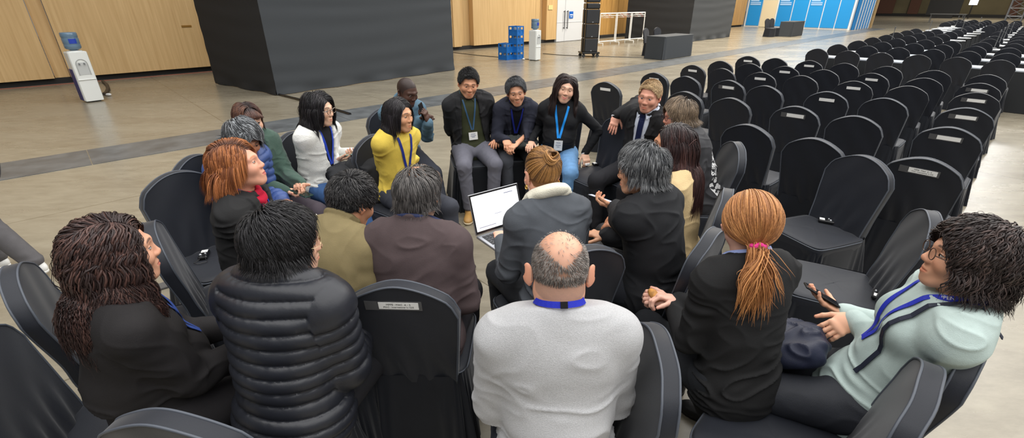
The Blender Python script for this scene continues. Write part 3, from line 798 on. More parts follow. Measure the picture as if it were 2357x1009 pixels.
# ---------------------------------------------------------------- the hall
TH = R_(43.5); CU, SU = math.cos(TH), math.sin(TH)
def uv(u, v, z=0.0): return (u*CU-v*SU, u*SU+v*CU, z)     # u along the long wall, v towards it
M_SPAN = mat('black_stretch_fabric', (28, 31, 39), rough=.55, sheen=.2, bump=.12, bscale=500, spec=.35, var=.08, vscale=9)
M_SPAN2 = mat('black_stretch_fabric', (25, 28, 35), rough=.6, sheen=.16, bump=.12, bscale=500, spec=.3, var=.08, vscale=9)
M_TAPE = mat('grey_tape', (82, 82, 84), rough=.45)
M_INK = mat('ink', (40, 40, 42), rough=.8)
def floor_material():
    m, nt, b = nodes('polished_concrete'); N, K = nt.nodes, nt.links
    tc = N.new('ShaderNodeTexCoord'); mp = N.new('ShaderNodeMapping'); mp.inputs['Rotation'].default_value = (0, 0, -TH); mp.inputs['Scale'].default_value = (.35, 1., 1)
    K.new(tc.outputs['Object'], mp.inputs[0])
    def noise(sc, d, rough=.6):
        n = N.new('ShaderNodeTexNoise'); n.inputs['Scale'].default_value = sc; n.inputs['Detail'].default_value = d; n.inputs['Roughness'].default_value = rough; K.new(mp.outputs[0], n.inputs['Vector']); return n
    n1 = noise(.9, 8, .62); n2 = noise(9, 8, .7); n3 = noise(60, 3)
    r = N.new('ShaderNodeValToRGB'); r.color_ramp.elements[0].position = .33; r.color_ramp.elements[0].color = (*s2l((116, 108, 92)), 1); r.color_ramp.elements[1].position = .68; r.color_ramp.elements[1].color = (*s2l((156, 148, 130)), 1)
    mx = N.new('ShaderNodeMix'); mx.inputs[0].default_value = .5; K.new(n1.outputs['Fac'], mx.inputs[2]); K.new(n2.outputs['Fac'], mx.inputs[3]); K.new(mx.outputs[0], r.inputs[0])
    # saw-cut joints
    br = N.new('ShaderNodeTexBrick'); br.offset = 0; br.inputs['Scale'].default_value = 1; br.inputs['Mortar Size'].default_value = .006; br.inputs['Brick Width'].default_value = 3.0; br.inputs['Row Height'].default_value = 3.0; br.inputs['Mortar Smooth'].default_value = .2
    mp2 = N.new('ShaderNodeMapping'); mp2.inputs['Rotation'].default_value = (0, 0, -TH); mp2.inputs['Location'].default_value = (1.15, -.1, 0); K.new(tc.outputs['Object'], mp2.inputs[0]); K.new(mp2.outputs[0], br.inputs['Vector'])
    m2 = N.new('ShaderNodeMix'); m2.data_type = 'RGBA'; m2.blend_type = 'MULTIPLY'; K.new(br.outputs['Fac'], m2.inputs[0]); K.new(r.outputs[0], m2.inputs[6]); m2.inputs[7].default_value = (.55, .52, .47, 1)
    K.new(m2.outputs[2], b.inputs['Base Color'])
    rr = N.new('ShaderNodeMapRange'); rr.inputs['To Min'].default_value = .16; rr.inputs['To Max'].default_value = .38; K.new(n1.outputs['Fac'], rr.inputs['Value']); K.new(rr.outputs[0], b.inputs['Roughness'])
    inp(b, 'Specular IOR Level', .55); bp = N.new('ShaderNodeBump'); bp.inputs['Strength'].default_value = .05; bp.inputs['Distance'].default_value = .01; K.new(n2.outputs['Fac'], bp.inputs['Height']); K.new(bp.outputs[0], b.inputs['Normal'])
    return m
def wood_material(name, c0, c1, rough=.5):
    m, nt, b = nodes(name); N, K = nt.nodes, nt.links
    tc = N.new('ShaderNodeTexCoord'); mp = N.new('ShaderNodeMapping'); mp.inputs['Scale'].default_value = (9, 9, .35); K.new(tc.outputs['Object'], mp.inputs[0])
    n = N.new('ShaderNodeTexNoise'); n.inputs['Scale'].default_value = 2.2; n.inputs['Detail'].default_value = 8; K.new(mp.outputs[0], n.inputs['Vector'])
    r = N.new('ShaderNodeValToRGB'); r.color_ramp.elements[0].position = .3; r.color_ramp.elements[0].color = (*s2l(c0), 1); r.color_ramp.elements[1].position = .7; r.color_ramp.elements[1].color = (*s2l(c1), 1)
    K.new(n.outputs['Fac'], r.inputs[0]); K.new(r.outputs[0], b.inputs['Base Color']); inp(b, 'Roughness', rough); return m
def struct(o): o['kind'] = 'structure'; return o
M_WOOD = wood_material('pale_wood_panel', (196, 160, 108), (214, 180, 128)); M_WOOD2 = wood_material('edge_wood', (160, 122, 74), (180, 142, 92))
M_WOODD = wood_material('amber_wood', (150, 112, 58), (196, 152, 86)); M_DARK = mat('dark_skirting', (24, 22, 21), rough=.7)
def box_uv(m, u0, u1, v0, v1, z0, z1):
    c = uv((u0+u1)/2, (v0+v1)/2, (z0+z1)/2); m.box(c, (abs(u1-u0), abs(v1-v0), abs(z1-z0)), RZ(TH))
fl = MB(); fl.add([uv(-30, -30), uv(110, -30), uv(110, 40), uv(-30, 40)], [(0, 1, 2, 3)])
struct(fl.build('floor', floor_material()))
M_SLATE = mat('grey_duct_cover', (92, 95, 97), rough=.35, var=.3, vscale=3.5, spec=.5)
g = MB()
for i in range(34):
    box_uv(g, -14+i*1.75, -14+i*1.75+1.74, 7.78, 8.66, -.02, .006)
struct(g.build('trim_1', M_SLATE))
# long wall: wooden panels standing in slightly different planes over a dark recess
wl = MB(); wd = MB(); rng = random.Random(3)
edges = [-14, -9.5, -5.2, -1.95, -.05, .25, 4.2, 9.6, 12.35, 12.75, 13.4, 17.2, 17.45, 17.95, 18.7]
for i, (a, c) in enumerate(zip(edges[:-1], edges[1:])):
    off = [0, .0, .12, 0, .12, 0, 0, .03, 0, .28, 0, 0, .30, 0][i]
    box_uv(wl, a+.006, c-.006, 16.5+off, 17.1, .14, 7)
box_uv(wd, -14, 18.7, 16.62, 17.2, 0, .14)
W1 = struct(wl.build('wall_left', M_WOOD)); W1d = struct(wd.build('baseboard_left', M_DARK))
rl = MB(); box_uv(rl, -14, 9.6, 16.40, 16.43, 0, .012); struct(rl.build('trim_2', mat('red_cable', (150, 78, 60), rough=.6)))
# brass handle plate of a folding panel
hp = MB(); box_uv(hp, 2.93, 3.17, 16.485, 16.5, 1.22, 1.27); struct(hp.build('trim_3', mat('brass_pull', (176, 130, 62), rough=.4, metal=.6)))
# double door
M_DOOR = mat('grey_white_door', (214, 216, 218), rough=.45)
for k, (a, c) in enumerate(((18.72, 19.31), (19.33, 20.95))):
    d = MB(); box_uv(d, a, c, 16.5, 16.6, .02, 7); 
    o = struct(d.build('door_%d' % (k+1), M_DOOR)); h = MB(); hu = 19.2 if k == 0 else 19.44
    h.tube([uv(hu, 16.42, .6), uv(hu, 16.42, 1.45)], .02); h.box(uv(hu, 16.46, .65), (.02, .08, .03), RZ(TH)); h.box(uv(hu, 16.46, 1.4), (.02, .08, .03), RZ(TH)); h.build('door_handle', mat('dark_steel', (60, 60, 62), rough=.35, metal=.8), o)
    r = MB(); box_uv(r, a, c, 16.485, 16.5, .9, .92); r.build('door_rail', M_DOOR, o)
    if k:
        s_ = MB(); box_uv(s_, 19.62, 19.92, 16.475, 16.49, 1.08, 1.40); q = s_.build('door_sign', mat('blue_sign', (20, 96, 190), rough=.5), o)
        t = MB(); box_uv(t, 19.66, 19.88, 16.468, 16.476, 1.22, 1.27); box_uv(t, 19.70, 19.84, 16.468, 16.476, 1.14, 1.17); t.build('sign_text', MWHITE, q)
w = MB(); box_uv(w, 20.97, 21.6, 16.45, 17, 0, 7); 
for a, c, v in ((21.6, 24.4, 16.9), (24.42, 27.5, 16.9), (27.5, 32.5, 16.5), (32.52, 36.3, 16.5), (36.32, 41.3, 16.5)): box_uv(w, a+.008, c-.008, v, v+.5, .14, 7)
struct(w.build('wall_back', M_WOODD)); w = MB(); box_uv(w, 21.6, 41.3, 16.6, 17.3, 0, .14); struct(w.build('baseboard_back', M_DARK))
pl = MB(); box_uv(pl, 18.05, 18.35, 16.47, 16.49, 1.5, 1.7); struct(pl.build('trim_4', mat('cream_plate', (225, 205, 140), rough=.5)))
# black draped booths
M_DRAPE = mat('black_drape', (52, 56, 60), rough=.8, sheen=.1, bump=.2, bscale=300); M_DRAPE_SHADED = mat('black_drape_shaded', (30, 31, 33), rough=.85, bump=.2, bscale=300)  # second copy is darker: shade of the booth sides put into the cloth colour
def booth(name, pts, H, label, waves, m):
    """walls of stretched cloth between uv corners, with sagging horizontal folds"""
    root = empty(name, uv(*pts[1]), 0, label, 'booth')
    for i in range(len(pts)-1):
        a, c = A(uv(*pts[i])), A(uv(*pts[i+1])); a = a-A(uv(*pts[1])); c = c-A(uv(*pts[1])); L = np.linalg.norm(c-a); nrm_ = nrm(np.cross(c-a, (0, 0, 1)))
        mb = MB()
        def fn(x, z, k=i):
            q = a+(c-a)*x; zz = z*H; w = .005*math.sin(zz*16+3*math.sin(x*2.2+k)+1.3*math.sin(zz*3))*(.4+.6*math.sin(x*5+zz*1.3+k)**2)
            w += .03*math.exp(-(zz/.12)**2)*math.sin(x*L*5)
            return q+nrm_*w+A([0, 0, .01+zz])
        mb.grid(fn, int(L*14), 110)
        def fb(x, z): q = a+(c-a)*x; return q-nrm_*.06+A([0, 0, .01+z*H])
        mb.grid(fb, 2, 2)
        mb.build('drape', m[i % len(m)], root, smooth=True, auto=False)
    return root
booth('draped_booth', [(2.85, 13.9), (3.4, 11.1), (8.72, 11.72), (8.6, 14.6)], 4.2, 'large black draped booth with two cloth walls at the left of the hall', 1, [M_DRAPE_SHADED, M_DRAPE, M_DRAPE_SHADED])
booth('draped_booth', [(23.4, 15.6), (23.6, 11.95), (28.6, 12.05), (28.6, 15.6)], 5, 'far black draped booth behind the cloth covered table', 1, [M_DRAPE_SHADED, M_DRAPE, M_DRAPE_SHADED])
# blue graphic wall
M_BLUE = mat('blue_banner', (10, 132, 205), rough=.5, emit=(10, 120, 200), estr=0.0); M_BLUE2 = mat('blue_banner_pale', (12, 140, 214), rough=.5); M_CREAM = mat('cream_banner', (206, 196, 168), rough=.6); M_LB = mat('pale_blue_print', (150, 190, 232), rough=.6)
bw = MB(); box_uv(bw, 41.52, 41.9, 9.2, 16.5, 0, 5.2); BW = struct(bw.build('wall_blue', mat('white_frame', (225, 230, 235), rough=.5)))
vs = [16.4, 15.35, 14.2, 13.15, 12.1, 11.1, 10.15, 9.28]
for i in range(7):
    if i == 1: p = MB(); box_uv(p, 41.44, 41.5, vs[i+1]+.07, vs[i]-.04, .02, 1.92); p.build('cream_panel', M_CREAM, BW); p = MB(); box_uv(p, 41.46, 41.52, vs[i+1]+.07, vs[i]-.04, 2.0, 5); p.build('blue_panel', M_BLUE, BW); continue
    p = MB(); box_uv(p, 41.46, 41.5, vs[i+1]+.035, vs[i]-.035, .1, 5.1); q = p.build('blue_panel', M_BLUE if i < 3 else M_BLUE2, BW)
    if i in (0, 2, 4):
        t = MB()
        for zz in (1.98, 1.84, 1.70, 1.58): box_uv(t, 41.44, 41.46, vs[i+1]+(.15 if zz < 1.8 else .3), vs[i]-.12, zz, zz+.085)
        t.build('printed_text', M_LB, q)
# louvred end of the blue wall, running away from the camera
for k in range(6):
    u0 = 42+k*.75; p = MB(); box_uv(p, u0, u0+.55, 9.1, 9.2, 0, 5.2); p.build('blue_panel', M_BLUE, BW); p = MB(); box_uv(p, u0+.55, u0+.72, 9.06, 9.2, 0, 5.2); p.build('white_post', MWHITE, BW)
p = MB(); box_uv(p, 46.9, 47.1, 8.98, 9.1, 0, 5.2); p.build('wooden_edge', M_WOOD, BW)
# far end of the hall, lightened by an added lamp
M_FAR = mat('dim_far_wall', (92, 84, 62), rough=.9, var=.2, vscale=.4); M_FAR2 = mat('dim_brown_panel', (84, 56, 44), rough=.9)
w = MB(); box_uv(w, 84, 84.5, -30, 22, 0, 12); FW = struct(w.build('wall_far', M_FAR))
for v0, v1, z1 in ((16, 14.2, 3.5), (12.6, 11.5, 9), (-3, -9, 9), (3.2, 2.3, 9)): p = MB(); box_uv(p, 83.8, 84, v1, v0, .3, z1); p.build('wall_panel', M_FAR2, FW)
w = MB(); box_uv(w, 83.85, 84, -30, 22, 0, .35); struct(w.build('baseboard_far', M_DARK))
sc_ = MB(); box_uv(sc_, 78, 78.25, 6.9, 9.9, .35, 1.95); sc_.box(uv(78.15, 8.4, .18), (.3, 2, .36), RZ(TH)); tag(sc_.build('display_screen', mat('dark_screen', (8, 8, 9), rough=.4)), 'big dark screen near the far wall', 'screen')
sc_ = MB(); box_uv(sc_, 78, 78.2, 5.65, 6.35, 1.45, 2.0); o = tag(sc_.build('lit_monitor', mat('lit_screen', (230, 235, 240), emit=(235, 238, 245), estr=2.2)), 'small bright lit screen beside the big dark screen', 'screen'); sc_ = MB(); sc_.tube([uv(78.15, 6, 0), uv(78.15, 6, 1.5)], .06); sc_.build('stand', M_DARK, o)
ft = MB(); ft.box((0, 0, .74), (2.6, .7, .05)); 
for x in (-1.2, 1.2):
    for y in (-.3, .3): ft.tube([(x, y, 0), (x, y, .73)], .025)
o = ft.build('folding_table', mat('grey_table', (120, 120, 118), rough=.5)); o.location = uv(62, 6.2); o.rotation_euler.z = TH+R_(90); tag(o, 'bare grey folding table far beyond the last chairs', 'table')
# lighting tower of steel truss
M_STEEL = mat('brushed_steel', (150, 150, 150), rough=.4, metal=.7); tw_ = MB()
for x in (-.45, .45):
    for y in (-.45, .45): tw_.tube([(x, y, 0), (x, y, 7)], .05)
for k in range(12):
    z = .2+k*.58
    for a, c in (((-.45, -.45), (.45, -.45)), ((.45, -.45), (.45, .45)), ((.45, .45), (-.45, .45)), ((-.45, .45), (-.45, -.45))):
        tw_.tube([(*a, z), (*c, z)], .025, 6); tw_.tube([(*a, z), (*c, z+.58)], .02, 6)
o = tw_.build('truss_tower', M_STEEL); o.location = uv(56, 1.6); o.rotation_euler.z = TH; tag(o, 'grey steel truss tower at the far right of the hall', 'tower')
# ---------------------------------------------------------------- chairs
def chair_meshes():
    T = .05
    def hw(z): return float(np.interp(z, [.40, .55, .70, .84, .92], [.186, .198, .212, .224, .20]))
    def ztop(x): x = abs(x)/.222; return .962-.105*x**1.9-.05*sstep(.86, 1.0, x)
    def rec(z): return -.205-(z-.45)*.17
    def sheet(u, v, side, inset=0.0):
        x0 = (u*2-1)*(1-inset); z = lerp(.42, ztop(x0*.222)-inset*.12, v); x = x0*hw(min(z, .86))
        y = rec(z)+side*T/2
        y += .008*math.sin(z*14+x*55+side+2*math.sin(x*9))*math.exp(-((z-.50)/.12)**2)+.002*math.sin(x*30+z*22)
        return (x, y, z)
    back = MB()
    nu, nv = 20, 16
    back.grid(lambda u, v: sheet(1-u, v, 1, .03), nu, nv); back.grid(lambda u, v: sheet(u, v, -1, .03), nu, nv)
    path = [(0, v) for v in np.linspace(0, 1, 16)]+[(u, 1) for u in np.linspace(0, 1, 24)[1:-1]]+[(1, v) for v in np.linspace(1, 0, 16)]
    rim = MB(); V = []
    prof = [(.03, 1), (.008, .97), (.0, .8), (.0, 0), (.0, -.8), (.008, -.97), (.03, -1)]
    for (u, v) in path:
        for ins, sd in prof:
            p = sheet(u, v, sd, ins); V.append(p)
    n = len(prof); F = [(i*n+k, i*n+k+1, (i+1)*n+k+1, (i+1)*n+k) for i in range(len(path)-1) for k in range(n-1)]
    back.add(V, F)
    pp = MB()
    for sd in (1, -1): pp.tube([A(sheet(u, v, sd*1.0, .012)) for u, v in path], .0042, 6)
    # seat cushion
    seat = MB()
    def sp_(u, v):
        a = 2*math.pi*u; c, s_ = math.cos(a), math.sin(a); e = .28
        x = math.copysign(abs(c)**e, c)*.226; y = math.copysign(abs(s_)**e, s_)*.225+.012
        ks = [(1.0, .395), (1.012, .43), (1.0, .452), (.95, .463), (.8, .467), (.5, .469), (.01, .470)]
        k, z = ks[int(round(v*6))]; return (x*k, y*k+.0, z+.0015*math.sin(x*40*k+y*31))
    seat.grid(sp_, 48, 7, True)
    pips = MB(); pts = [A(sp_(u, 2/6)) for u in np.linspace(0, 1, 49)]; pips.tube(pts, .0042, 6, caps=False)
    # skirt down to the floor
    sk = MB()
    def skf(u, v):
        a = 2*math.pi*u+math.pi/2; c, s_ = math.cos(a), math.sin(a); e = .30
        x = math.copysign(abs(c)**e, c)*.224; y = math.copysign(abs(s_)**e, s_)*.228+.006
        if s_ < -.3: y -= .015*(1-v)
        q = v; d = nrm((c, s_, 0))
        corner = abs(math.sin(2*a))**3
        f = .014*math.sin(u*2*math.pi*13+1.2*math.sin(u*31))+.010*math.sin(u*2*math.pi*29+v*1.5)
        rr = q*(.03+.045*corner)+f*q**.8*(.5+1.2*corner)
        # box pleat in the middle of the back
        du = abs(u-.5); rr += -.022*math.exp(-(du/(.004+.018*q))**2)*(.4+q)
        return (x+d[0]*rr, y+d[1]*rr, lerp(.462, .004, v))
    sk.grid(skf, 220, 12, True)
    lab = MB()
    return back, pp, seat, pips, sk, rec, T
_cb, _cp, _cs, _cq, _ck, _rec, _T = chair_meshes()
ME_BACK, ME_PIPE, ME_SEAT, ME_PIPS, ME_SKIRT = _cb.mesh('back_cover'), _cp.mesh('piping'), _cs.mesh('seat_cover'), _cq.mesh('seat_piping'), _ck.mesh('skirt')
M_PIPE_LIT = mat('piping_fabric_lit', (72, 77, 86), rough=.5, spec=.5)  # same cover cloth, lightened to paint in the overhead light along the edges
for me, mm in ((ME_BACK, M_SPAN), (ME_PIPE, M_PIPE_LIT), (ME_SEAT, M_SPAN), (ME_PIPS, M_PIPE_LIT), (ME_SKIRT, M_SPAN2)):
    me.materials.append(mm); me.polygons.foreach_set('use_smooth', [True]*len(me.polygons))
ME_BACK.set_sharp_from_angle(angle=R_(50))
tlt = math.atan(.17); RLAB = RX(-tlt)
RLAB = A([[1, 0, 0], [0, math.cos(tlt), -math.sin(tlt)], [0, math.sin(tlt), math.cos(tlt)]])
def lab_at(x, z): return A([x, _rec(z)-_T/2-.002, z])
def text_mesh(s, size, name='lettering'):
    cu = bpy.data.curves.new(name, 'FONT'); cu.body = s; cu.size = size; cu.align_x = 'CENTER'; cu.align_y = 'CENTER'; cu.extrude = .0003; cu.resolution_u = 2
    t = bpy.data.objects.new(name, cu); col.objects.link(t); dg = bpy.context.evaluated_depsgraph_get(); me = bpy.data.meshes.new_from_object(t.evaluated_get(dg)); me.name = name
    bpy.data.objects.remove(t); bpy.data.curves.remove(cu); return me
_lm = MB(); _lm.box(lab_at(.0, .872), (.150, .0022, .034), RLAB); ME_LAB = _lm.mesh('name_label'); ME_LAB.materials.append(MWHITE)
_lm = MB(); _lm.box(lab_at(-.02, .871)+A([0, .0012, 0]), (.215, .002, .046), RLAB); ME_TAPE = _lm.mesh('tape'); ME_TAPE.materials.append(M_TAPE)
ME_T1 = text_mesh('MPPE : MAC  A - 2', .0118); ME_T2 = text_mesh('PWC : International 2-1235', .0102)
for me_ in (ME_T1, ME_T2): me_.materials.append(M_INK)
_far = MB()
for q in (_cb, _cs): _far.add(np.concatenate(q.V), q.F)
def skl(u, v):
    a = 2*math.pi*u; c, s_ = math.cos(a), math.sin(a); e = .3; k = 1+.1*v+.05*v*math.sin(a*8)
    return (math.copysign(abs(c)**e, c)*.224*k, math.copysign(abs(s_)**e, s_)*.228*k, lerp(.462, .004, v))
_far.grid(skl, 40, 4, True); ME_FAR = _far.mesh('covered_chair'); ME_FAR.materials.append(M_SPAN); ME_FAR.polygons.foreach_set('use_smooth', [True]*len(ME_FAR.polygons))
try: ME_FAR.set_sharp_from_angle(angle=R_(50))
except Exception: pass
def chair(x, y, deg, label, group, lab=0, far=0, z=0):
    """lab: 0 no label, 1 label, 2 label on tape, 3 label on tape with readable lettering"""
    r = empty('covered_chair', (x, y, z), R_(deg-90), label, 'chair', group)
    for nm, me in (('back_cover', ME_BACK), ('seat_cover', ME_SEAT), ('skirt', ME_SKIRT)):
        o = bpy.data.objects.new(nm, me); col.objects.link(o); o.parent = r
        if far < 1 and nm != 'skirt': p = bpy.data.objects.new('piping', ME_PIPE if nm == 'back_cover' else ME_PIPS); col.objects.link(p); p.parent = o
        if nm == 'back_cover' and lab:
            l = bpy.data.objects.new('name_label', ME_LAB); col.objects.link(l); l.parent = o; l['label'] = 'white paper name label'
            if lab > 1: t = bpy.data.objects.new('tape', ME_TAPE); col.objects.link(t); t.parent = o; t['label'] = 'grey strip of tape behind the label'
            if lab > 2:
                for me, dz in ((ME_T1, .006), (ME_T2, -.007)):
                    t = bpy.data.objects.new('lettering', me); col.objects.link(t); t.parent = l
                    p = lab_at(0, .872+dz)-A([0, .0014, 0]); t.location = p; t.rotation_euler = (math.pi/2+math.atan(.17)*1, 0, 0)
    return r
def far_chair(x, y, deg, label, group):
    o = bpy.data.objects.new('covered_chair', ME_FAR); col.objects.link(o); o.location = (x, y, 0); o.rotation_euler = (0, 0, R_(deg-90)); tag(o, label, 'chair', group); return o
# ---------------------------------------------------------------- rows of covered chairs
rows = [4.0, 5.12, 6.28, 7.45, 8.42, 9.53]
cols = [.24, .86, 1.42, 2.02, 2.56, 3.10, 3.60]
names_r = ['front', 'second', 'third', 'fourth', 'fifth', 'sixth']; names_c = ['first', 'second', 'third', 'fourth', 'fifth', 'sixth', 'seventh']
labs = {(0, 0): 3, (1, 0): 2, (2, 0): 2, (3, 0): 2, (4, 0): 2, (1, 2): 2, (0, 3): 2, (2, 2): 1, (2, 4): 2, (3, 2): 1, (3, 4): 1, (4, 2): 1, (4, 4): 1, (5, 4): 1, (5, 6): 1, (1, 4): 1, (2, 6): 1, (3, 6): 1, (1, 6): 1}
for i, u in enumerate(rows):
    for j, v in enumerate(cols):
        if i == 0 and j >= 3: continue
        if i == 1 and j in (5,): continue
        jj = rng.uniform(-.05, .05); u_ = u+rng.uniform(-.06, .06)+.05*(j == 2)
        if (i, j) == (1, 0): u_ += .02
        x, y, _ = uv(u_+.27, v+jj*.5)
        wl_ = 'with paper label' if (i, j) in labs else 'without a label'
        chair(x, y, 43.5+rng.uniform(-5, 5), 'black covered chair %s, %s seat from the aisle, %s row behind the circle' % (wl_, names_c[j], names_r[i]), 'covered chairs in the nearer rows', labs.get((i, j), 0), far=0 if i < 3 else 1)
# rows with tables in front, further down the hall
nr = 0; ordn = ['first', 'second', 'third', 'fourth', 'fifth', 'sixth', 'seventh', 'eighth', 'ninth', 'tenth', 'eleventh', 'twelfth', 'thirteenth', 'fourteenth', 'fifteenth', 'sixteenth']
def projx(x, y, z):
    dz = z-CAMH; d = y*CP_-dz*SP_; return (CXP+FPX*x/d, d) if d > .5 else (1e5, d)
nfar = 0
M_TOP = mat('pale_grey_tabletop', (176, 182, 190), rough=.35); M_PAPER = mat('paper', (244, 244, 242), rough=.7); M_SKIRT = mat('black_table_skirt', (26, 28, 31), rough=.8, bump=.15)
ME_DESK = MB().box((0, 0, .735), (.42, 1.78, .03), None, .008).mesh('table_top'); ME_DESK.materials.append(M_TOP)
_d = MB()
def dsk(u, v):
    a = 2*math.pi*u; c, s_ = math.cos(a), math.sin(a); k = 1+.06*v+.05*v*math.sin(a*11); e = .2
    return (math.copysign(abs(c)**e, c)*.205*k, math.copysign(abs(s_)**e, s_)*.885*k*.99, lerp(.72, .005, v))
_d.grid(dsk, 120, 6, True); ME_DSK = _d.mesh('table_skirt'); ME_DSK.materials.append(M_SKIRT); ME_DSK.polygons.foreach_set('use_smooth', [True]*len(ME_DSK.polygons))
ME_MIC = MB().lathe([(.001, .0), (.06, 0), (.06, .03), (.03, .04), (.001, .04)], 14).tube([(0, 0, .03), (.02, 0, .2), (.0, 0, .42)], .008, 6).tube([(0, 0, .41), (-.01, 0, .47)], .014, 8).mesh('microphone'); ME_MIC.materials.append(mat('grey_microphone', (84, 86, 88), rough=.4))
ME_PAP = MB().box((0, 0, .003), (.22, .32, .006)).mesh('paper_sheet'); ME_PAP.materials.append(M_PAPER)
for k in range(16):
    u = 12.08+1.64*k; seats = 0
    for j in range(-34, 6):
        v = .27+j*.57+(-.75 if j < 0 else 0)
        if (j == 2 and 4 <= k <= 9) or (j in (4, 5) and 8 <= k <= 11) or (j == 1 and k in (6, 8)): continue
        x, y, _ = uv(u+.27+rng.uniform(-.05, .05), v+rng.uniform(-.03, .03)); px_, d = projx(x, y, .9)
        if px_ > 2385: continue
        seats += 1; nfar += 1
        side = 'left' if j >= 0 else 'right'
        lb = 'black covered chair, %s far table row, %s seat %s of the aisle' % (ordn[k], ordn[min(j if j >= 0 else -j-1, 15)], side)
        if k == 0: chair(x, y, 43.5+rng.uniform(-4, 4), lb, 'covered chairs at the far table rows', 0, far=1)
        else: far_chair(x, y, 43.5+rng.uniform(-5, 5), lb, 'covered chairs at the far table rows')
    for t in range(-10, 1):
        v = 2.42+t*1.9+(-.3 if t < -0 else 0); x, y, _ = uv(u+.84, v); px_, d = projx(x, y, .75); pxe, d2 = projx(*uv(u+.84, v+.9)[:2], .75)
        if pxe > 2365 or k > 13: continue
        o = empty('desk', (x, y, 0), TH, 'narrow black skirted desk with pale top, %s far table row, %s' % (ordn[k], ['left half', 'left end', 'right end', 'right side'][{0: 0, 1: 1}.get(t, 2 if t == -1 else 3)]), 'table', 'narrow desks of the far rows')
        for nm, me in (('table_top', ME_DESK), ('table_skirt', ME_DSK)): q = bpy.data.objects.new(nm, me); col.objects.link(q); q.parent = o
        if t == -1 and k > 1:
            for q_ in range(5):
                x2, y2, _ = uv(u+.72+.05*q_+.1*(q_ % 2), v+.1-.14*q_+.3); q = bpy.data.objects.new('paper_sheet', ME_PAP); col.objects.link(q); q.location = (x2, y2, .75+.002*q_); q.rotation_euler.z = TH+rng.uniform(-.5, .5); tag(q, 'white papers lying on a desk of the %s far table row' % ordn[k], 'paper', 'papers on the far desks')
        if t == 0 and 3 <= k <= 12:
            for q_ in range(6):
                x2, y2, _ = uv(u+.72+.05*q_, (1.62 if q_ < 4 else 2.8)+.13*(q_ % 4)); q = bpy.data.objects.new('paper_sheet', ME_PAP); col.objects.link(q); q.location = (x2, y2, .75+.002*q_); q.rotation_euler.z = TH+rng.uniform(-.5, .5); tag(q, 'white papers lying on a desk of the %s far table row' % ordn[k], 'paper', 'papers on the far desks')
        for s_ in (-.5, .42):
            x2, y2, _ = uv(u+.89, v+s_)
            if rng.random() < .3: q = bpy.data.objects.new('microphone', ME_MIC); col.objects.link(q); q.location = (x2, y2, .75); q.rotation_euler.z = TH; tag(q, 'slim table microphone on a desk of the %s far table row' % ordn[k], 'microphone', 'table microphones')
            if rng.random() < (.25 if k < 3 else .7) or (t < 0 and k > 1): x2, y2, _ = uv(u+.82, v+s_+.25); q = bpy.data.objects.new('paper_sheet', ME_PAP); col.objects.link(q); q.location = (x2, y2, .75); q.rotation_euler.z = TH+rng.uniform(-.5, .5); tag(q, 'white papers lying on a desk of the %s far table row' % ordn[k], 'paper', 'papers on the far desks')
# print('far chairs', nfar)
# ---------------------------------------------------------------- hair helpers
def tail(base, down, n=120, L=.28, spread=.022, wv=.006, flare=.03, rad=.006):
    """a gathered tail of locks starting at base (head space) and hanging along down (world)"""
    def f(r, Hc, Rh, sc, cl):
        T = 16; P = np.zeros((n, T, 3)); g = Rh.T @ A([0, 0, -1.]); d0 = nrm(down)
        off = r.normal(size=(n, 3))*spread*.45; pp = A(base)+off*.5; v = np.tile(d0, (n, 1))+r.normal(size=(n, 3))*.12
        cap = [((Rh.T @ (a-Hc))/sc, (Rh.T @ (b-Hc))/sc, rr/sc) for a, b, rr in cl]; LL = L*(1+.18*r.normal(size=n)); k = r.normal(size=(n, 3)); ph = r.rand(n)*6.28
        for s in range(T):
            P[:, s] = pp; t = s/(T-1); v = v*.8+g*.35+k*flare*.9*math.sin(t*3.0)*.35; v /= np.linalg.norm(v, axis=1)[:, None]
            pp = pp+v*(LL/(T-1))[:, None]+k*.001
            for a, b, rad_ in cap:
                e = b-a; h = np.clip(((pp-a)@e)/(e@e), 0, 1); cc = a+h[:, None]*e; dv = pp-cc; dd = np.linalg.norm(dv, axis=1); R2 = rad_+.004+.02*np.abs(k[:, 0]); ins = dd < R2
                pp[ins] = (cc+dv/(dd[:, None]+1e-9)*R2[:, None])[ins]
        ax = r.normal(size=(n, 3)); P += ax[:, None]*(wv*np.sin(np.linspace(0, 9, T)[None]+ph[:, None]))[..., None]*np.linspace(0, 1, T)[None, :, None]
        W = np.tile(np.clip(1.05-np.linspace(0, 1, T)**3, .1, 1)[None], (n, 1))*rad*(.7+.6*r.rand(n, 1)); return P, W
    return f
def bun(c, ax, R=.030, n=70, rad=.006):
    def f(r, Hc, Rh, sc, cl):
        T = 18; a = nrm(ax); u = nrm(np.cross(a, (1, 0, 0.1))); w = np.cross(a, u); P = np.zeros((n, T, 3))
        for i in range(n):
            th0 = r.rand()*6.28; rr = R*(.35+.65*r.rand()); h = r.normal()*.008+.018*(1-rr/R); tw = 2.4+1.5*r.rand(); tl = r.normal()*.3
            for s in range(T):
                t = th0+tw*s/(T-1); q = rr*(1+.12*math.sin(3*t)); P[i, s] = A(c)+u*q*math.cos(t)+w*q*math.sin(t)+a*(h+tl*.02*math.sin(t)+.010*math.sin(s/(T-1)*math.pi))
        W = np.tile(np.clip(1.05-np.abs(np.linspace(-1, 1, T))**4, .15, 1)[None], (n, 1))*rad*(.8+.5*r.rand(n, 1)); return P, W
    return f
PALE, TAN, ASIAN, ASIAN2, DEEP = (226, 178, 152), (196, 146, 112), (222, 176, 142), (205, 152, 118), (82, 56, 46)
BLACK = (30, 30, 32); dark = lambda c=BLACK, **k: cloth(c, **k)
PP = {}
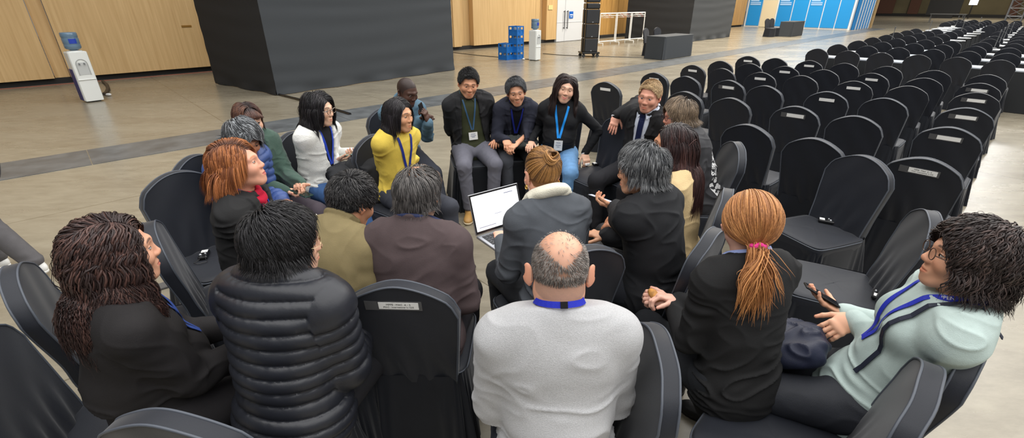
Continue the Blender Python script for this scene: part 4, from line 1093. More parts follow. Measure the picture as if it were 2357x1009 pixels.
def near_short(n, cols, **k):
    d = dict(n=n, L=.055, flow='whorl', whorl=(.012, -.062, .10), grav=.12, lift=.012, rise=.35, mess=.16, rad=.0042, cols=cols, mix=.3, side=.5, steps=9, front=.8, hl=.004, sweep=(.75, -.15, .75), loose=.12); d.update(k); return d
PP['A'] = dict(label='person with long wavy dark hair, black sweater and blue lanyard at the left front', px=(266, 585), face_dir=46, s=1.0, w=1.02, b=1.08, near=3, seed=11,
    skin=(214, 160, 132), lean=(-5, 5), head=(0, 0, 0), hair=dict(n=4200, L=.29, yb=-.105, Lv=.12, flow='part', part=.02, back=-1.1, grav=.42, lift=.018, rise=.1, fy=.012, wave=.0065, wf=80, rad=0.0028, flat=.28, cols=[(48, 34, 33), (88, 62, 56)], mix=.3, steps=26, cvar=.4, mess=.2, ),
    bust=1.15, face=dict(lips=(178, 84, 80), wide=1.02), handR=dict(at=(.06, .33, .70, 'l'), d=(-.4, .9, 0), n=(0, .3, -1)), handL=dict(at=(-.06, .36, .70, 'l'), d=(.4, .9, 0)),
    top=dict(m=cloth((34, 32, 33), rough=.8), off=.014, wr=.006, belly=.05, len=.06, arm=1.15, cut=.02), bottom=dict(m=cloth((36, 34, 36)), th=1.2), lanyard=dict(c=(48, 72, 140), z=.5, nobadge=1))
PP['B'] = dict(label='person with short black hair and thin glasses in a black quilted jacket', px=(658, 560), face_dir=78, w=1.12, b=1.1, near=3, seed=12, skin=(222, 176, 150),
    lean=(6, 12), head=(-50, -4, 3), hair=near_short(4600, [(26, 25, 27), (48, 47, 50)], L=.085, lift=.022, rad=0.0024, flat=.28, side=.85, front=1.0, rise=.5, mess=.18, grav=.3, whorl=(-.02, -.05, .1)), face=dict(),
    glasses=dict(c=(196, 176, 140), metal=1, r=.0011), handR=dict(at=(.1, .32, .68, 'l')), handL=dict(at=(-.1, .32, .68, 'l')),
    top=dict(m=mat('quilted_nylon', (34, 36, 43), rough=.42, spec=.5, bump=.1, bscale=120), off=.030, puffy=1, collar='stand', cut=.05, len=.08, name='puffer_jacket', arm=1.05), bottom=dict(m=cloth((38, 38, 42))))
PP['C'] = dict(label='person with thinning grey hair in a dark brown blazer, seen from behind', px=(963, 447), face_dir=84, w=1.12, b=1.05, near=2, seed=13, skin=(206, 156, 124),
    lean=(5, 14), head=(-14, -8, 0), hair=near_short(3800, [(108, 104, 102), (62, 60, 60)], L=.07, lift=.010, bald=(.8, -.03, .055, .075), root=(110, 100, 94), scalp=.75, side=1.0, grav=.4, rad=0.0022, flat=.28, whorl=(0, -.02, .12), mix=.4),
    face=dict(), top=dict(m=cloth((80, 68, 69), rough=.85), off=.022, wr=.006, collar='lapel', name='blazer', len=.06, open=([.3, .36, 1.05], [0, .0, .065]), lapels=1), inner=dict(m=cloth((44, 52, 84)), cut=.05, name='shirt'),
    bottom=dict(m=cloth((48, 46, 50))), handR=dict(at=(.14, .30, .68, 'l')), handL=dict(at=(-.14, .3, .68, 'l')))
PP['D'] = dict(label='person with short black hair, head bowed, in a khaki jacket', px=(812, 465), face_dir=72, w=1.02, near=2, seed=14, skin=(206, 150, 118),
    lean=(18, 34), head=(-18, -28, 0), hair=near_short(3800, [(36, 35, 37), (82, 80, 80)], L=.05, lift=.014, mix=.15, rad=0.0022, flat=.28), face=dict(jaw=1.0),
    top=dict(m=cloth((128, 115, 82), rough=.8), off=.024, wr=.009, collar='roll', name='khaki_jacket', len=.06), bottom=dict(m=cloth((54, 52, 50))), handR=dict(at=(.08, .32, .66, 'l')), handL=dict(at=(-.08, .34, .66, 'l')))
PP['E'] = dict(label='person with blond hair bun, grey blazer and white scarf, a laptop on the lap', px=(1247, 402), face_dir=112, w=1.0, near=2, seed=15, skin=(226, 172, 146),
    lean=(8, 18), head=(2, -16, 0), hair=dict(n=2600, L=.2, flow='back', gather=(.0, -.105, .07), rise=.1, lift=.006, rad=0.0028, flat=.28, cols=[(176, 128, 74), (112, 78, 46)], mix=.45, steps=12, mess=.05, root=(120, 84, 52), extra=[bun((0, -.108, .078), (0, -.85, .5), R=.036, n=150, rad=.0045)]), earring=1,
    top=dict(arm=.9, m=cloth((80, 84, 90), rough=.85), off=.020, wr=.006, name='blazer', len=.05, collar='lapel', open=([.3, .36, 1.05], [0, 0, .06]), lapels=1), inner=dict(m=cloth((40, 42, 46))), bottom=dict(m=cloth((46, 48, 52))),
    handL=dict(at=(-.14, .36, .74, 'l'), d=(.25, 1, 0), n=(0, 0, -1)), handR=dict(at=(.12, .36, .72, 'l'), d=(-.25, 1, 0)))
PP['F'] = dict(label='bald person in a light grey sweater seen from behind in the middle foreground', px=(1287, 628), face_dir=93, s=1.03, w=1.16, b=1.15, near=3, seed=16, skin=(218, 164, 136), neck=.064,
    lean=(2, 6), head=(-2, -22, 2), nkl=.018, hair=dict(n=5200, L=.008, rad=.0008, steps=3, rise=.9, lift=.003, grav=.3, flow='whorl', cols=[(158, 150, 144), (92, 86, 82)], mix=.45, scalp=.6, bald=(.95, -.008, .112, .010), root=(110, 96, 90)), face=dict(wide=.98, earout=.5, earx=.010), hs=1.03, handc=(214, 160, 130),
    top=dict(m=mat('heather_knit', (178, 178, 180), rough=.95, bump=.5, bscale=420, var=.10, vscale=260, sheen=.1), off=.018, wr=.006, cut=.034, collar='crew', name='sweater', belly=.05, len=.08, arm=1.18), bottom=dict(m=cloth((40, 42, 50)), th=1.1),
    lanyard=dict(c=(38, 48, 176), w=.018, rr=.92, up=.006, z=.5), handR=dict(at=(.12, .3, .68, 'l')), handL=dict(at=(-.12, .3, .68, 'l')))
PP['G'] = dict(label='person with short grey hair in a black jacket holding a phone in profile', px=(1476, 392), face_dir=132, w=1.0, b=1.05, near=2, seed=17, skin=(214, 160, 126),
    lean=(8, 16), head=(34, -4, 0), hair=near_short(3800, [(132, 134, 136), (62, 64, 68)], L=.085, lift=.024, mix=.5, cvar=.3, rad=0.0022, flat=.28, side=.9, grav=.35, rise=.45, root=(110, 110, 112)), face=dict(nose=.9),
    top=dict(m=cloth((33, 34, 37), rough=.8), off=.026, wr=.006, collar='lapel', cut=.034, len=.07, name='jacket', arm=1.1), bottom=dict(m=cloth((36, 38, 44))),
    glasses=dict(c=(120, 100, 80), metal=1), handL=dict(at=(1408, 470, .74), wd=(-.8, .5, .12), wn=(.1, .3, .9), curl=(30, 34, 36, 40)), handR=dict(at=(.06, .36, .70, 'l')))
PP['H'] = dict(label='person with long dark hair in a cream sweater, in profile facing left', px=(1548, 335), face_dir=158, w=.95, near=2, seed=18, skin=(206, 146, 112),
    lean=(4, 8), head=(6, 0, 0), hair=dict(n=4200, L=.40, Lv=.07, flow='part', part=-.01, back=-.75, grav=.55, lift=.018, rise=.12, wave=.003, wf=30, rad=0.0025, flat=.28, cols=[(52, 32, 32), (86, 54, 50)], mix=.35, steps=22, mess=.06, roots=((34, 24, 26), .4)),
    face=dict(lips=(170, 80, 80)), top=dict(arm=.9, m=cloth((214, 188, 142), rough=.9, bump=.5, bscale=180), off=.018, wr=.007, name='sweater', cut=.02, len=.05), bottom=dict(m=cloth((26, 24, 25), rough=.45, spec=.5)),
    handL=dict(at=(-.10, .30, .68, 'l')), handR=dict(at=(.08, .3, .68, 'l')))
PP['I'] = dict(label='person with greying blond hair and glasses in a black jacket with white print', px=(1562, 268), face_dir=172, w=1.15, b=1.15, near=1, seed=19, skin=(226, 160, 140),
    lean=(14, 24), head=(12, -4, 0), hair=near_short(3800, [(150, 130, 108), (104, 90, 76)], L=.10, lift=.020, side=.9, grav=.4, rad=.0018, mix=.4, root=(160, 130, 112), bald=(.5, -.04, .04, .1)), glasses=dict(c=(60, 30, 34), r=.002),
    top=dict(m=None, off=.030, wr=.008, name='printed_jacket', collar='roll', len=.09, arm=1.12), bottom=dict(m=cloth((34, 34, 38))), handL=dict(at=(-.10, .30, .66, 'l')), handR=dict(at=(.10, .3, .66, 'l')))
PP['J'] = dict(label='person with short blond hair in black suit and navy tie, arm over a chair back', px=(1495, 222), face_dir=228, s=1.04, w=1.08, near=1, seed=20, skin=(228, 166, 142), iris=(70, 90, 110),
    lean=(2, 6), side=-6, head=(8, -6, -4), hair=near_short(3800, [(222, 192, 148), (176, 144, 108)], L=.03, lift=.006, side=.3, rad=.0018, fwd=.02, root=(196, 156, 116), hl=.012, scalp=.6), face=dict(jaw=1.12, nose=1.1, smile=-.1, stubble=.15, brow=(150, 110, 80)),
    top=dict(m=cloth((34, 34, 36), rough=.8), off=.022, wr=.007, collar='lapel', name='suit_jacket', len=.08, open=([-.1, .12, 1.05], [.06, .035, .075]), lapels=1), inner=dict(m=cloth((212, 220, 236), rough=.7), collar=1), bottom=dict(m=cloth((34, 34, 38))), tie=(26, 34, 70),
    handR=dict(at=(1418, 266, .97), pole=(.15, -1, .25), wd=(-.25, -.5, -.8), wn=(-.15, .6, -.7), curl=(8, 12, 14, 10), spread=1.3, thumb=(.8, .7, .1)), handL=dict(at=(-.14, .30, .66, 'l')))
PP['K'] = dict(label='person with a red-blond ponytail and pink hair tie in a black cardigan', px=(1722, 512), face_dir=104, w=1.0, near=3, seed=21, skin=(228, 178, 158),
    lean=(6, 12), head=(-22, -6, 0), hair=dict(n=4200, L=.2, flow='back', gather=(.0, -.112, -.045), rise=.12, lift=.012, rad=0.0026, flat=.28, cols=[(204, 142, 86), (160, 104, 60)], mix=.4, steps=14, mess=.05, root=(176, 128, 92), cvar=.22,
    extra=[tail((0, -.122, -.05), (0, -.6, -.55), n=1600, L=.18, spread=.05, rad=.0021, wv=.004, flare=.05)]), face=dict(),
    top=dict(m=cloth((32, 32, 33), rough=.85), off=.014, wr=.006, name='cardigan', cut=.024, len=.09, arm=.9, collar='crew'), bottom=dict(m=cloth((36, 38, 42))), lanyard=dict(c=(150, 165, 215), w=.012, up=.002, z=.5),
    handL=dict(at=(1546, 700, .70), wd=(-.85, .35, .15), wn=(.2, .35, -.9), curl=(40, 44, 46, 48)), handR=dict(at=(1560, 690, .72), wd=(-.8, .1, .1), wn=(-.3, -.3, -.8), curl=(45, 48, 50, 52)))
PP['L'] = dict(label='person on the right with short curly dark hair and pale mint shirt, blue lanyard', px=(2232, 598), face_dir=150, w=1.05, b=1.05, near=3, seed=22, skin=(218, 164, 134),
    lean=(-20, -10), head=(4, 6, 0), hair=dict(n=5200, L=.095, Lv=.2, flow='whorl', whorl=(0, -.05, .1), grav=.3, lift=.030, rise=.3, wave=.006, wf=110, rad=0.0028, flat=.28, cols=[(46, 37, 36), (84, 68, 64)], mix=.25, steps=16, mess=.4, side=1.0), face=dict(nose=1.15, jaw=.95), bust=1.0,
    glasses=dict(c=(70, 50, 40), r=.0016), top=dict(m=cloth((176, 192, 188), rough=.8, bump=.3), off=.018, wr=.006, name='shirt', cut=.02, len=.10, arm=1.05), bottom=dict(m=cloth((44, 46, 52), rough=.6), th=1.1),
    lanyard=dict(c=(36, 48, 168), w=.020, z=.42, nobadge=1), neck=.054,
    handL=dict(at=(1965, 735, .76), wd=(-.80, -.25, -.25), wn=(-.1, .5, -.85), curl=(26, 28, 30, 32)), handR=dict(at=(1938, 722, .70), wd=(-.72, .42, .35), wn=(.1, .2, .95), curl=(16, 14, 16, 20), thumb=(.95, .4, .2), spread=1.5))
PP['M'] = dict(label='smiling person with long dark hair, black top and bright blue lanyard', px=(1302, 205), face_dir=262, w=1.05, b=1.1, near=1, seed=23, skin=(232, 184, 156),
    lean=(4, 6), side=-3, head=(6, 0, -12), hair=dict(n=3600, L=.34, Lv=.08, flow='part', part=-.012, back=-.25, grav=.5, xw=.12, lift=.026, rise=.12, wave=.004, wf=30, rad=0.0025, flat=.28, cols=[(42, 32, 32), (70, 52, 48)], mix=.3, steps=20, mess=.06),
    face=dict(lips=(206, 96, 96), wide=1.05, smile=1.1), open=.25, bust=1.0, top=dict(arm=.9, m=cloth((30, 31, 34)), off=.014, wr=.005, collar='roll', name='sweater', cut=.04, belly=.03, len=.02), bottom=dict(m=cloth((104, 146, 190), rough=.85, var=.12), name='jeans', th=1.12),
    lanyard=dict(c=(30, 140, 226), z=.42, w=.02), handR=dict(at=(1222, 326, .68), wd=(-.2, -.95, -.2), wn=(0, -.2, -1)), handL=dict(at=(1346, 352, .58), wd=(.15, -.6, -.65), wn=(-.2, .6, -.6), pole=(-.9, -.3, .0), curl=(32, 36, 38, 40)))
PP['N'] = dict(label='person with short grey hair looking down in a dark blazer beside the smiling person', px=(1188, 212), face_dir=278, w=1.0, near=1, seed=24, skin=(214, 158, 126),
    lean=(20, 28), head=(-4, -8, 6), hair=near_short(3800, [(92, 94, 98), (48, 50, 54)], L=.045, lift=.018, mix=.4, rad=.0018, side=.4, hl=.012, root=(66, 66, 70)), face=dict(), open=.5,
    top=dict(m=cloth((44, 46, 58), rough=.85), off=.02, wr=.007, collar='lapel', name='blazer', len=.05, open=([-.1, .2, 1.05], [.05, .04, .07]), lapels=1), inner=dict(m=cloth((22, 23, 27)), cut=.04), bottom=dict(m=cloth((66, 68, 74))),
    lanyard=dict(c=(40, 52, 150), z=.42, card=(.05, .085)), handR=dict(at=(1164, 322, .72), wd=(.2, -.9, -.3), curl=(40, 44, 44, 46)), handL=dict(at=(1190, 330, .70), wd=(-.6, -.7, -.3), curl=(40, 44, 44, 46)), shoe=(150, 92, 56), solec=(60, 50, 40))
PP['O'] = dict(label='person with short black hair in a black jacket over an olive polo, white badge', px=(1078, 192), face_dir=282, s=1.05, w=1.18, b=1.15, near=1, seed=25, skin=(220, 160, 126),
    lean=(0, 4), side=4, head=(2, -14, -4), hair=near_short(3800, [(28, 27, 28), (46, 45, 46)], L=.038, lift=.016, rad=.0018, side=.35, rise=.8, hl=.010, front=.9), face=dict(jaw=1.1, wide=1.05), open=.55,
    top=dict(m=cloth((38, 38, 40), rough=.85), off=.024, wr=.008, collar='lapel', name='jacket', len=.07, open=([-.1, .2, 1.05], [.13, .115, .075]), lapels=1), inner=dict(m=cloth((56, 60, 40)), collar=1, name='polo_shirt'), bottom=dict(m=cloth((104, 104, 114), rough=.9), th=1.12),
    lanyard=dict(c=(56, 88, 120), z=.42, w=.014, card=(.085, .075)), handR=dict(at=(1096, 304, .70), wd=(.9, -.5, -.1), wn=(.1, .5, .85), curl=(30, 34, 36, 40)), handL=dict(at=(1150, 318, .68), wd=(-.3, -.9, -.1)), shoe=(176, 134, 74), solec=(196, 180, 150))
PP['P'] = dict(label='person with shaved black hair in a denim jacket looking at a phone', px=(937, 212), face_dir=312, s=1.03, w=1.05, near=1, seed=26, skin=DEEP, iris=(20, 12, 10),
    lean=(10, 20), head=(10, -18, 0), hair=dict(n=0, cols=[(24, 20, 20)], scalp=.75, root=(32, 25, 24)), face=dict(lips=(96, 62, 56), nose=.95, browk=.5), open=.4,
    top=dict(m=cloth((88, 116, 134), rough=.85, var=.1), off=.02, wr=.007, collar='lapel', name='denim_jacket', len=.03), bottom=dict(m=cloth((52, 54, 62), rough=.85), th=1.05),
    handR=dict(at=(966, 276, .93), wd=(.75, -.1, .45), wn=(.5, -.1, .2), curl=(50, 55, 60, 60)), handL=dict(at=(986, 282, .93), wd=(-.2, -.1, .9), wn=(-.6, .1, .3), curl=(40, 45, 50, 50)), footR=(.16, .72, .09, 'l'), footL=(-.02, .66, .09, 'l'))
PP['Q'] = dict(label='person with a dark bob in a yellow sweater with navy lanyard', px=(918, 265), face_dir=322, s=.97, w=.92, near=1, seed=27, skin=(214, 160, 122),
    lean=(4, 8), head=(14, -2, 0), hair=dict(n=3600, L=.19, yb=-.10, Lv=.08, flow='part', part=.01, back=-.45, grav=.55, lift=.016, rise=.12, rad=0.0025, flat=.28, cols=[(30, 27, 30), (50, 46, 50)], mix=.25, steps=16, mess=.05),
    face=dict(), open=.5, top=dict(arm=.9, m=cloth((220, 192, 84), rough=.9, bump=.4, bscale=220), off=.016, wr=.007, collar='crew', name='sweater', len=.03), bottom=dict(m=cloth((60, 62, 70), rough=.85)), lanyard=dict(c=(34, 48, 128), z=.4, nobadge=1, w=.02, x=.0),
    handR=dict(at=(930, 378, .70), wd=(.85, -.1, -.1), wn=(0, -.4, -.9), curl=(30, 34, 36, 38)), handL=dict(at=(956, 366, .72), wd=(-.5, -.7, -.1), wn=(0, 0, -1), curl=(20, 24, 26, 28)))
PP['R'] = dict(label='person with a black bob in a white cardigan and jeans holding a phone', px=(735, 252), face_dir=338, s=.98, w=.95, near=1, seed=28, skin=(230, 186, 158),
    lean=(2, 8), head=(8, -4, 0), hair=dict(n=3800, L=.22, yb=-.10, Lv=.06, flow='part', part=.0, back=-.5, grav=.5, lift=.034, rise=.25, rad=0.0025, flat=.28, cols=[(26, 24, 27), (46, 42, 46)], mix=.25, steps=18, mess=.08, wave=.002),
    face=dict(), open=.6, glasses=dict(c=(150, 140, 130), metal=1), top=dict(arm=.9, m=cloth((232, 232, 228), rough=.95, bump=.8, bscale=160), off=.022, wr=.006, name='cardigan', len=.03, open=([-.1, .25, .5, 1.05], [.0, .0, .04, .07]), cut=.02), inner=dict(m=cloth((34, 34, 38)), cut=.02),
    bottom=dict(m=cloth((74, 108, 160), rough=.85, var=.14), name='jeans'), lanyard=dict(c=(44, 74, 190), z=.4, nobadge=1, w=.018),
    handR=dict(at=(775, 368, .76), wd=(.85, .1, .15), wn=(.1, .1, .95), curl=(30, 34, 36, 38)), handL=dict(at=(812, 352, .78), wd=(.2, -.8, .1), wn=(-.2, -.2, .9), curl=(28, 32, 34, 38)), shoe=(226, 226, 226), solec=(235, 235, 235), footL=(-.10, .56, .09, 'l'), footR=(.06, .58, .09, 'l'))
PP['S'] = dict(label='person with brown fringed hair in a green fleece jacket holding a phone', px=(572, 278), face_dir=334, s=.97, w=1.0, b=1.1, near=1, seed=29, skin=(226, 178, 150),
    lean=(4, 8), head=(-14, -6, 0), hair=dict(n=3200, L=.12, Lv=.08, flow='part', part=.0, back=-.4, grav=.45, lift=.014, rise=.12, rad=0.0025, flat=.28, cols=[(78, 50, 42), (116, 78, 60)], mix=.3, steps=14, mess=.07, fringe=.035, roots=((40, 30, 30), .35)),
    face=dict(), top=dict(m=cloth((72, 94, 84), rough=.95, bump=.6, bscale=200, sheen=.2), off=.024, wr=.007, collar='roll', name='fleece_jacket', len=.04, open=([-.1, 1.05], [.03, .05])), inner=dict(m=cloth((40, 66, 76))), bottom=dict(m=cloth((84, 76, 84)), th=1.08),
    handR=dict(at=(668, 440, .70), wd=(.75, -.35, -.15), wn=(0, .1, .95), curl=(36, 40, 42, 44)), handL=dict(at=(690, 425, .72), wd=(.3, -.75, -.1), wn=(0, 0, .9), curl=(36, 40, 42, 44)))
PP['T'] = dict(label='person with swept grey hair in a blue padded jacket behind the ginger haired person', px=(562, 322), face_dir=345, s=.97, w=1.05, b=1.15, near=1, seed=30, skin=(190, 134, 106),
    lean=(14, 26), head=(-20, -24, 0), hair=near_short(3800, [(66, 68, 72), (170, 174, 178)], L=.10, lift=.026, mix=.3, rad=0.0022, flat=.28, side=.8, cvar=.3, fwd=.03, root=(70, 70, 74)), face=dict(),
    top=dict(m=mat('blue_nylon', (58, 82, 140), rough=.5, bump=.2, bscale=140), off=.028, puffy=1, collar='stand', name='padded_jacket', len=.1, arm=1.05), bottom=dict(m=cloth((70, 92, 140), rough=.85), name='jeans'), handR=dict(at=(.05, .36, .68, 'l')), handL=dict(at=(-.05, .36, .68, 'l')))
PP['U'] = dict(label='person with short ginger hair and earring in a black blazer, chin raised', px=(548, 382), face_dir=10, s=1.0, w=1.02, b=1.1, near=2, seed=31, skin=(224, 164, 138),
    lean=(2, 6), head=(6, 14, 0), hair=dict(n=4200, L=.145, Lv=.1, flow='part', part=.02, back=-.3, grav=.45, lift=.024, rise=.2, rad=0.0025, flat=.28, cols=[(186, 116, 68), (128, 74, 44)], mix=.4, steps=16, mess=.08, fy=.03, roots=((84, 52, 40), .3), facez=.10, cvar=.3, hl=.0),
    face=dict(lips=(186, 70, 76), nose=.95), earring=1, open=.6, top=dict(arm=.9, m=cloth((38, 38, 39), rough=.8), off=.02, wr=.007, collar='lapel', name='blazer', len=.08, open=([-.1, .3, 1.05], [.02, .03, .07]), lapels=1), inner=dict(m=cloth((170, 24, 52)), name='red_top'), bottom=dict(m=cloth((40, 40, 44))),
    lanyard=dict(c=(40, 70, 200), z=.5, nobadge=1), handR=dict(at=(.02, .34, .70, 'l')), handL=dict(at=(-.06, .36, .70, 'l')))
def print_jacket():
    m, nt, b = nodes('floral_print'); N, K = nt.nodes, nt.links
    tc = N.new('ShaderNodeTexCoord'); vo = N.new('ShaderNodeTexVoronoi'); vo.inputs['Scale'].default_value = 38; K.new(tc.outputs['Object'], vo.inputs['Vector'])
    nz = N.new('ShaderNodeTexNoise'); nz.inputs['Scale'].default_value = 60; K.new(tc.outputs['Object'], nz.inputs['Vector'])
    sp_ = N.new('ShaderNodeSeparateXYZ'); K.new(tc.outputs['Object'], sp_.inputs[0])
    # a band of print down the middle of the back
    a = N.new('ShaderNodeMath'); a.operation = 'ABSOLUTE'; ad = N.new('ShaderNodeMath'); ad.operation = 'ADD'; ad.inputs[1].default_value = .06; K.new(sp_.outputs[0], ad.inputs[0]); K.new(ad.outputs[0], a.inputs[0])
    l1 = N.new('ShaderNodeMath'); l1.operation = 'LESS_THAN'; l1.inputs[1].default_value = .10; K.new(a.outputs[0], l1.inputs[0])
    l2 = N.new('ShaderNodeMath'); l2.operation = 'LESS_THAN'; l2.inputs[1].default_value = -.04; K.new(sp_.outputs[1], l2.inputs[0])
    l3 = N.new('ShaderNodeMath'); l3.operation = 'LESS_THAN'; l3.inputs[1].default_value = .62; K.new(nz.outputs['Fac'], l3.inputs[0])
    l4 = N.new('ShaderNodeMath'); l4.operation = 'LESS_THAN'; l4.inputs[1].default_value = .55; K.new(vo.outputs['Distance'], l4.inputs[0])
    x = l1
    for q in (l2, l3, l4):
        mu = N.new('ShaderNodeMath'); mu.operation = 'MULTIPLY'; K.new(x.outputs[0], mu.inputs[0]); K.new(q.outputs[0], mu.inputs[1]); x = mu
    mx = N.new('ShaderNodeMix'); mx.data_type = 'RGBA'; K.new(x.outputs[0], mx.inputs[0]); mx.inputs[6].default_value = (*s2l((38, 38, 42)), 1); mx.inputs[7].default_value = (*s2l((222, 222, 222)), 1); K.new(mx.outputs[2], b.inputs['Base Color']); inp(b, 'Roughness', .75); return m
PP['I']['top']['m'] = print_jacket()
import time
ONLY = None
BP = {}
for k, sp in PP.items():
    if ONLY and k not in ONLY: continue
    t0 = time.time(); BP[k] = person(sp); print(k, 'root', [round(float(x), 2) for x in BP[k].root], 'head z', round(float(BP[k].Hc[2]), 3), round(time.time()-t0, 1))
def tie(B, c):
    pts = []; ns = []
    for z in np.linspace(.985, .1, 16): q, n = B.front(.0, z); pts.append(q+n*.004); ns.append(n)
    P = A(pts); m = ribbon(P, ns, .05); V = np.concatenate(m.V)
    o = m.build('tie', cloth(c, rough=.5), B.o)
if 'J' in BP: tie(BP['J'], (26, 34, 70))
# ---------------------------------------------------------------- chairs of the circle
GC = 'covered chairs of the circle'
def seat_of(k): B = BP[k]; return float(B.root[0]), float(B.root[1])
def circ(k, deg, label, lab=0, dx=0., dy=0., fw=.06):
    x, y = seat_of(k); d = PP[k]['face_dir'] if deg is None else deg
    return chair(x+dx+fw*math.cos(R_(d)), y+dy+fw*math.sin(R_(d)), d, label, GC, lab)
circ('A', 28, 'black covered chair under the person with long wavy dark hair', dx=-.22, dy=-.02)
circ('B', 84, 'black covered chair under the person in the quilted jacket', fw=-.13, dx=-.04)
circ('C', 88, 'black covered chair with a readable paper label under the person in brown blazer', 3)
circ('D', 75, 'black covered chair under the person in the khaki jacket')
circ('E', 116, 'black covered chair under the person with the laptop')
circ('F', 178, 'black covered chair turned sideways under the bald person in grey sweater', fw=.0, dx=.03, dy=.06)
circ('G', 140, 'black covered chair under the person with short grey hair and phone')
circ('H', 155, 'black covered chair under the person in the cream sweater')
circ('I', 175, 'black covered chair under the person in the printed black jacket')
circ('J', 215, 'black covered chair under the person in suit and tie')
chair(.95, 1.17, 136, 'black covered chair turned sideways under the person with the ponytail', GC)
circ('L', 140, 'black covered chair under the person in the pale mint shirt', fw=.1)
circ('M', 262, 'black covered chair under the smiling person with bright blue lanyard')
circ('N', 275, 'black covered chair under the person in the dark blazer looking down')
circ('O', 283, 'black covered chair under the person in the olive polo')
circ('P', 312, 'black covered chair under the person in the denim jacket')
circ('Q', 322, 'black covered chair under the person in the yellow sweater')
circ('R', 338, 'black covered chair under the person in the white cardigan')
circ('S', 334, 'black covered chair under the person in the green fleece')
circ('T', 345, 'black covered chair under the person in the blue padded jacket')
circ('U', 36, 'black covered chair under the ginger haired person', dx=-.13, dy=-.05)
GE = 'empty covered chairs around the circle'
chair(-1.80, 2.49, -32, 'empty black covered chair with its tall back turned left, behind the ginger person', GE)
chair(-1.72, 1.72, 40, 'empty black covered chair at the left edge beside the wavy haired person', GE)
chair(.76, 3.98, 214, 'empty black covered chair between the smiling person and the suited person', GE)
chair(1.80, 2.19, 152, 'empty black covered chair just behind the person in the mint shirt', GE)
chair(2.09, 2.86, 200, 'empty black covered chair turned towards the circle with a receiver on its seat', GE)
def on_lanyard(k, i, txt, size, flip=1):
    B = BP[k]; P, N, lo = B.ly; t = nrm(P[i+1]-P[i-1])*flip; n = nrm(N[i]-t*(N[i]@t)); y = np.cross(n, t); me = text_mesh(txt, size, 'lanyard_text'); me.materials.append(MWHITE)
    o = bpy.data.objects.new('lanyard_text', me); col.objects.link(o); o.parent = lo; R = np.stack([t, y, n], 1); o.matrix_parent_inverse = Matrix.Identity(4); o.matrix_local = Matrix.Translation(Vector(P[i]+n*.0022)) @ Matrix([list(r) for r in R]).to_4x4()
n_ = len(BP['L'].ly[0])//2
on_lanyard('L', n_-9, 'IPEN', .016); on_lanyard('L', n_+9, 'IPEN', .016)
P_, N_, lo_ = BP['F'].ly; i_ = len(P_)//2; t_ = nrm(P_[i_+1]-P_[i_-1]); R_m = np.stack([t_, np.cross(N_[i_], t_), N_[i_]], 1); MB().box(P_[i_]+N_[i_]*.002, (.02, .019, .004), R_m).build('lanyard_clasp', cloth((20, 20, 24)), lo_)
# ---------------------------------------------------------------- small things
MBLK = mat('black_plastic', (22, 22, 24), rough=.3); MSCR = mat('screen_glow', (240, 243, 248), rough=.3, emit=(240, 243, 250), estr=.55); MSIL = mat('silver', (178, 180, 184), rough=.35, metal=.8)
def place(o, p, R): o.matrix_world = Matrix.Translation(Vector(p)) @ Matrix([list(r) for r in R]).to_4x4(); return o
def phone(k, hand, label, scr=(28, 30, 34), case=(24, 24, 26), off=.022, tilt=0, glow=0):
    B = BP[k]; hd = B.HD[hand]; W = B.WR[hand]; d = hd['dd']; n = hd['nn']; p = B.toW(W+d*.105+n*off); R = B.Rw @ np.stack([np.cross(d, n), d, n], 1)
    m = MB(); m.box((0, 0, 0), (.072, .148, .008), None, .003); o = m.build('phone', mat('phone_case', case, rough=.35)); 
    s = MB(); s.box((0, 0, .0044), (.065, .138, .0008)); s.build('screen', mat('phone_screen', scr, rough=.12, emit=scr if glow else None, estr=.5 if glow else 0), o)
    if not glow: c = MB(); c.box((.02, .055, -.0048), (.02, .022, .0015), None, .0006); c.build('camera_bump', MBLK, o)
    place(o, p, R); tag(o, label, 'phone'); return o
phone('G', 'L', 'phone with lit white screen held by the person with short grey hair', (205, 212, 235), glow=1)
phone('L', 'R', 'black phone held upright by the person in the mint shirt')
phone('R', 'R', 'pale green phone held by the person in the white cardigan', (150, 176, 160), (160, 186, 172))
phone('S', 'R', 'dark green phone held by the person in the green fleece', (22, 40, 38), (28, 60, 54))
phone('P', 'L', 'black phone held up by the person in the denim jacket', (16, 18, 22))
phone('O', 'R', 'dark phone held by the person in the olive polo')
# laptop open on the lap
B = BP['E']; lp = (B.KN['L']+B.KN['R'])/2; 
lt = empty('laptop', (0, 0, 0), 0, 'open silver laptop with a bright white page on its screen', 'laptop')
c = B.toW(A([-.06, .40, .725])); ang = math.atan2(*( (B.Rw @ A([0, 1, 0]))[[1, 0]] ))-math.pi/2+R_(14)
lt.location = c; lt.rotation_euler = (0, 0, ang)
MB().box((0, 0, 0), (.33, .23, .014), None, .004).build('base', MSIL, lt); kb = MB()
for r_ in range(5):
    for q in range(13): kb.box((-.135+q*.0225, .08-r_*.022, .0085), (.018, .018, .002))
kb.build('keyboard', MBLK, lt); RS = RX(R_(-18)); ctr = A([0, .118, .008])
sc = MB().box(ctr+RS @ A([0, .0, .113]), (.33, .006, .226), RS, .002).build('screen_lid', MSIL, lt)
MB().box(ctr+RS @ A([0, -.0036, .113]), (.322, .001, .218), RS).build('bezel', MBLK, sc); MB().box(ctr+RS @ A([0, -.0045, .115]), (.306, .001, .196), RS).build('display', MSCR, sc)
t = MB(); t.box(ctr+RS @ A([.09, -.0055, .19]), (.06, .0006, .004), RS); t.box(ctr+RS @ A([-.08, -.0055, .035]), (.11, .0006, .003), RS); t.box(ctr+RS @ A([.0, -.0055, .09]), (.05, .0006, .002), RS); t.build('page_text', mat('text_grey', (120, 124, 150), rough=.7), sc)
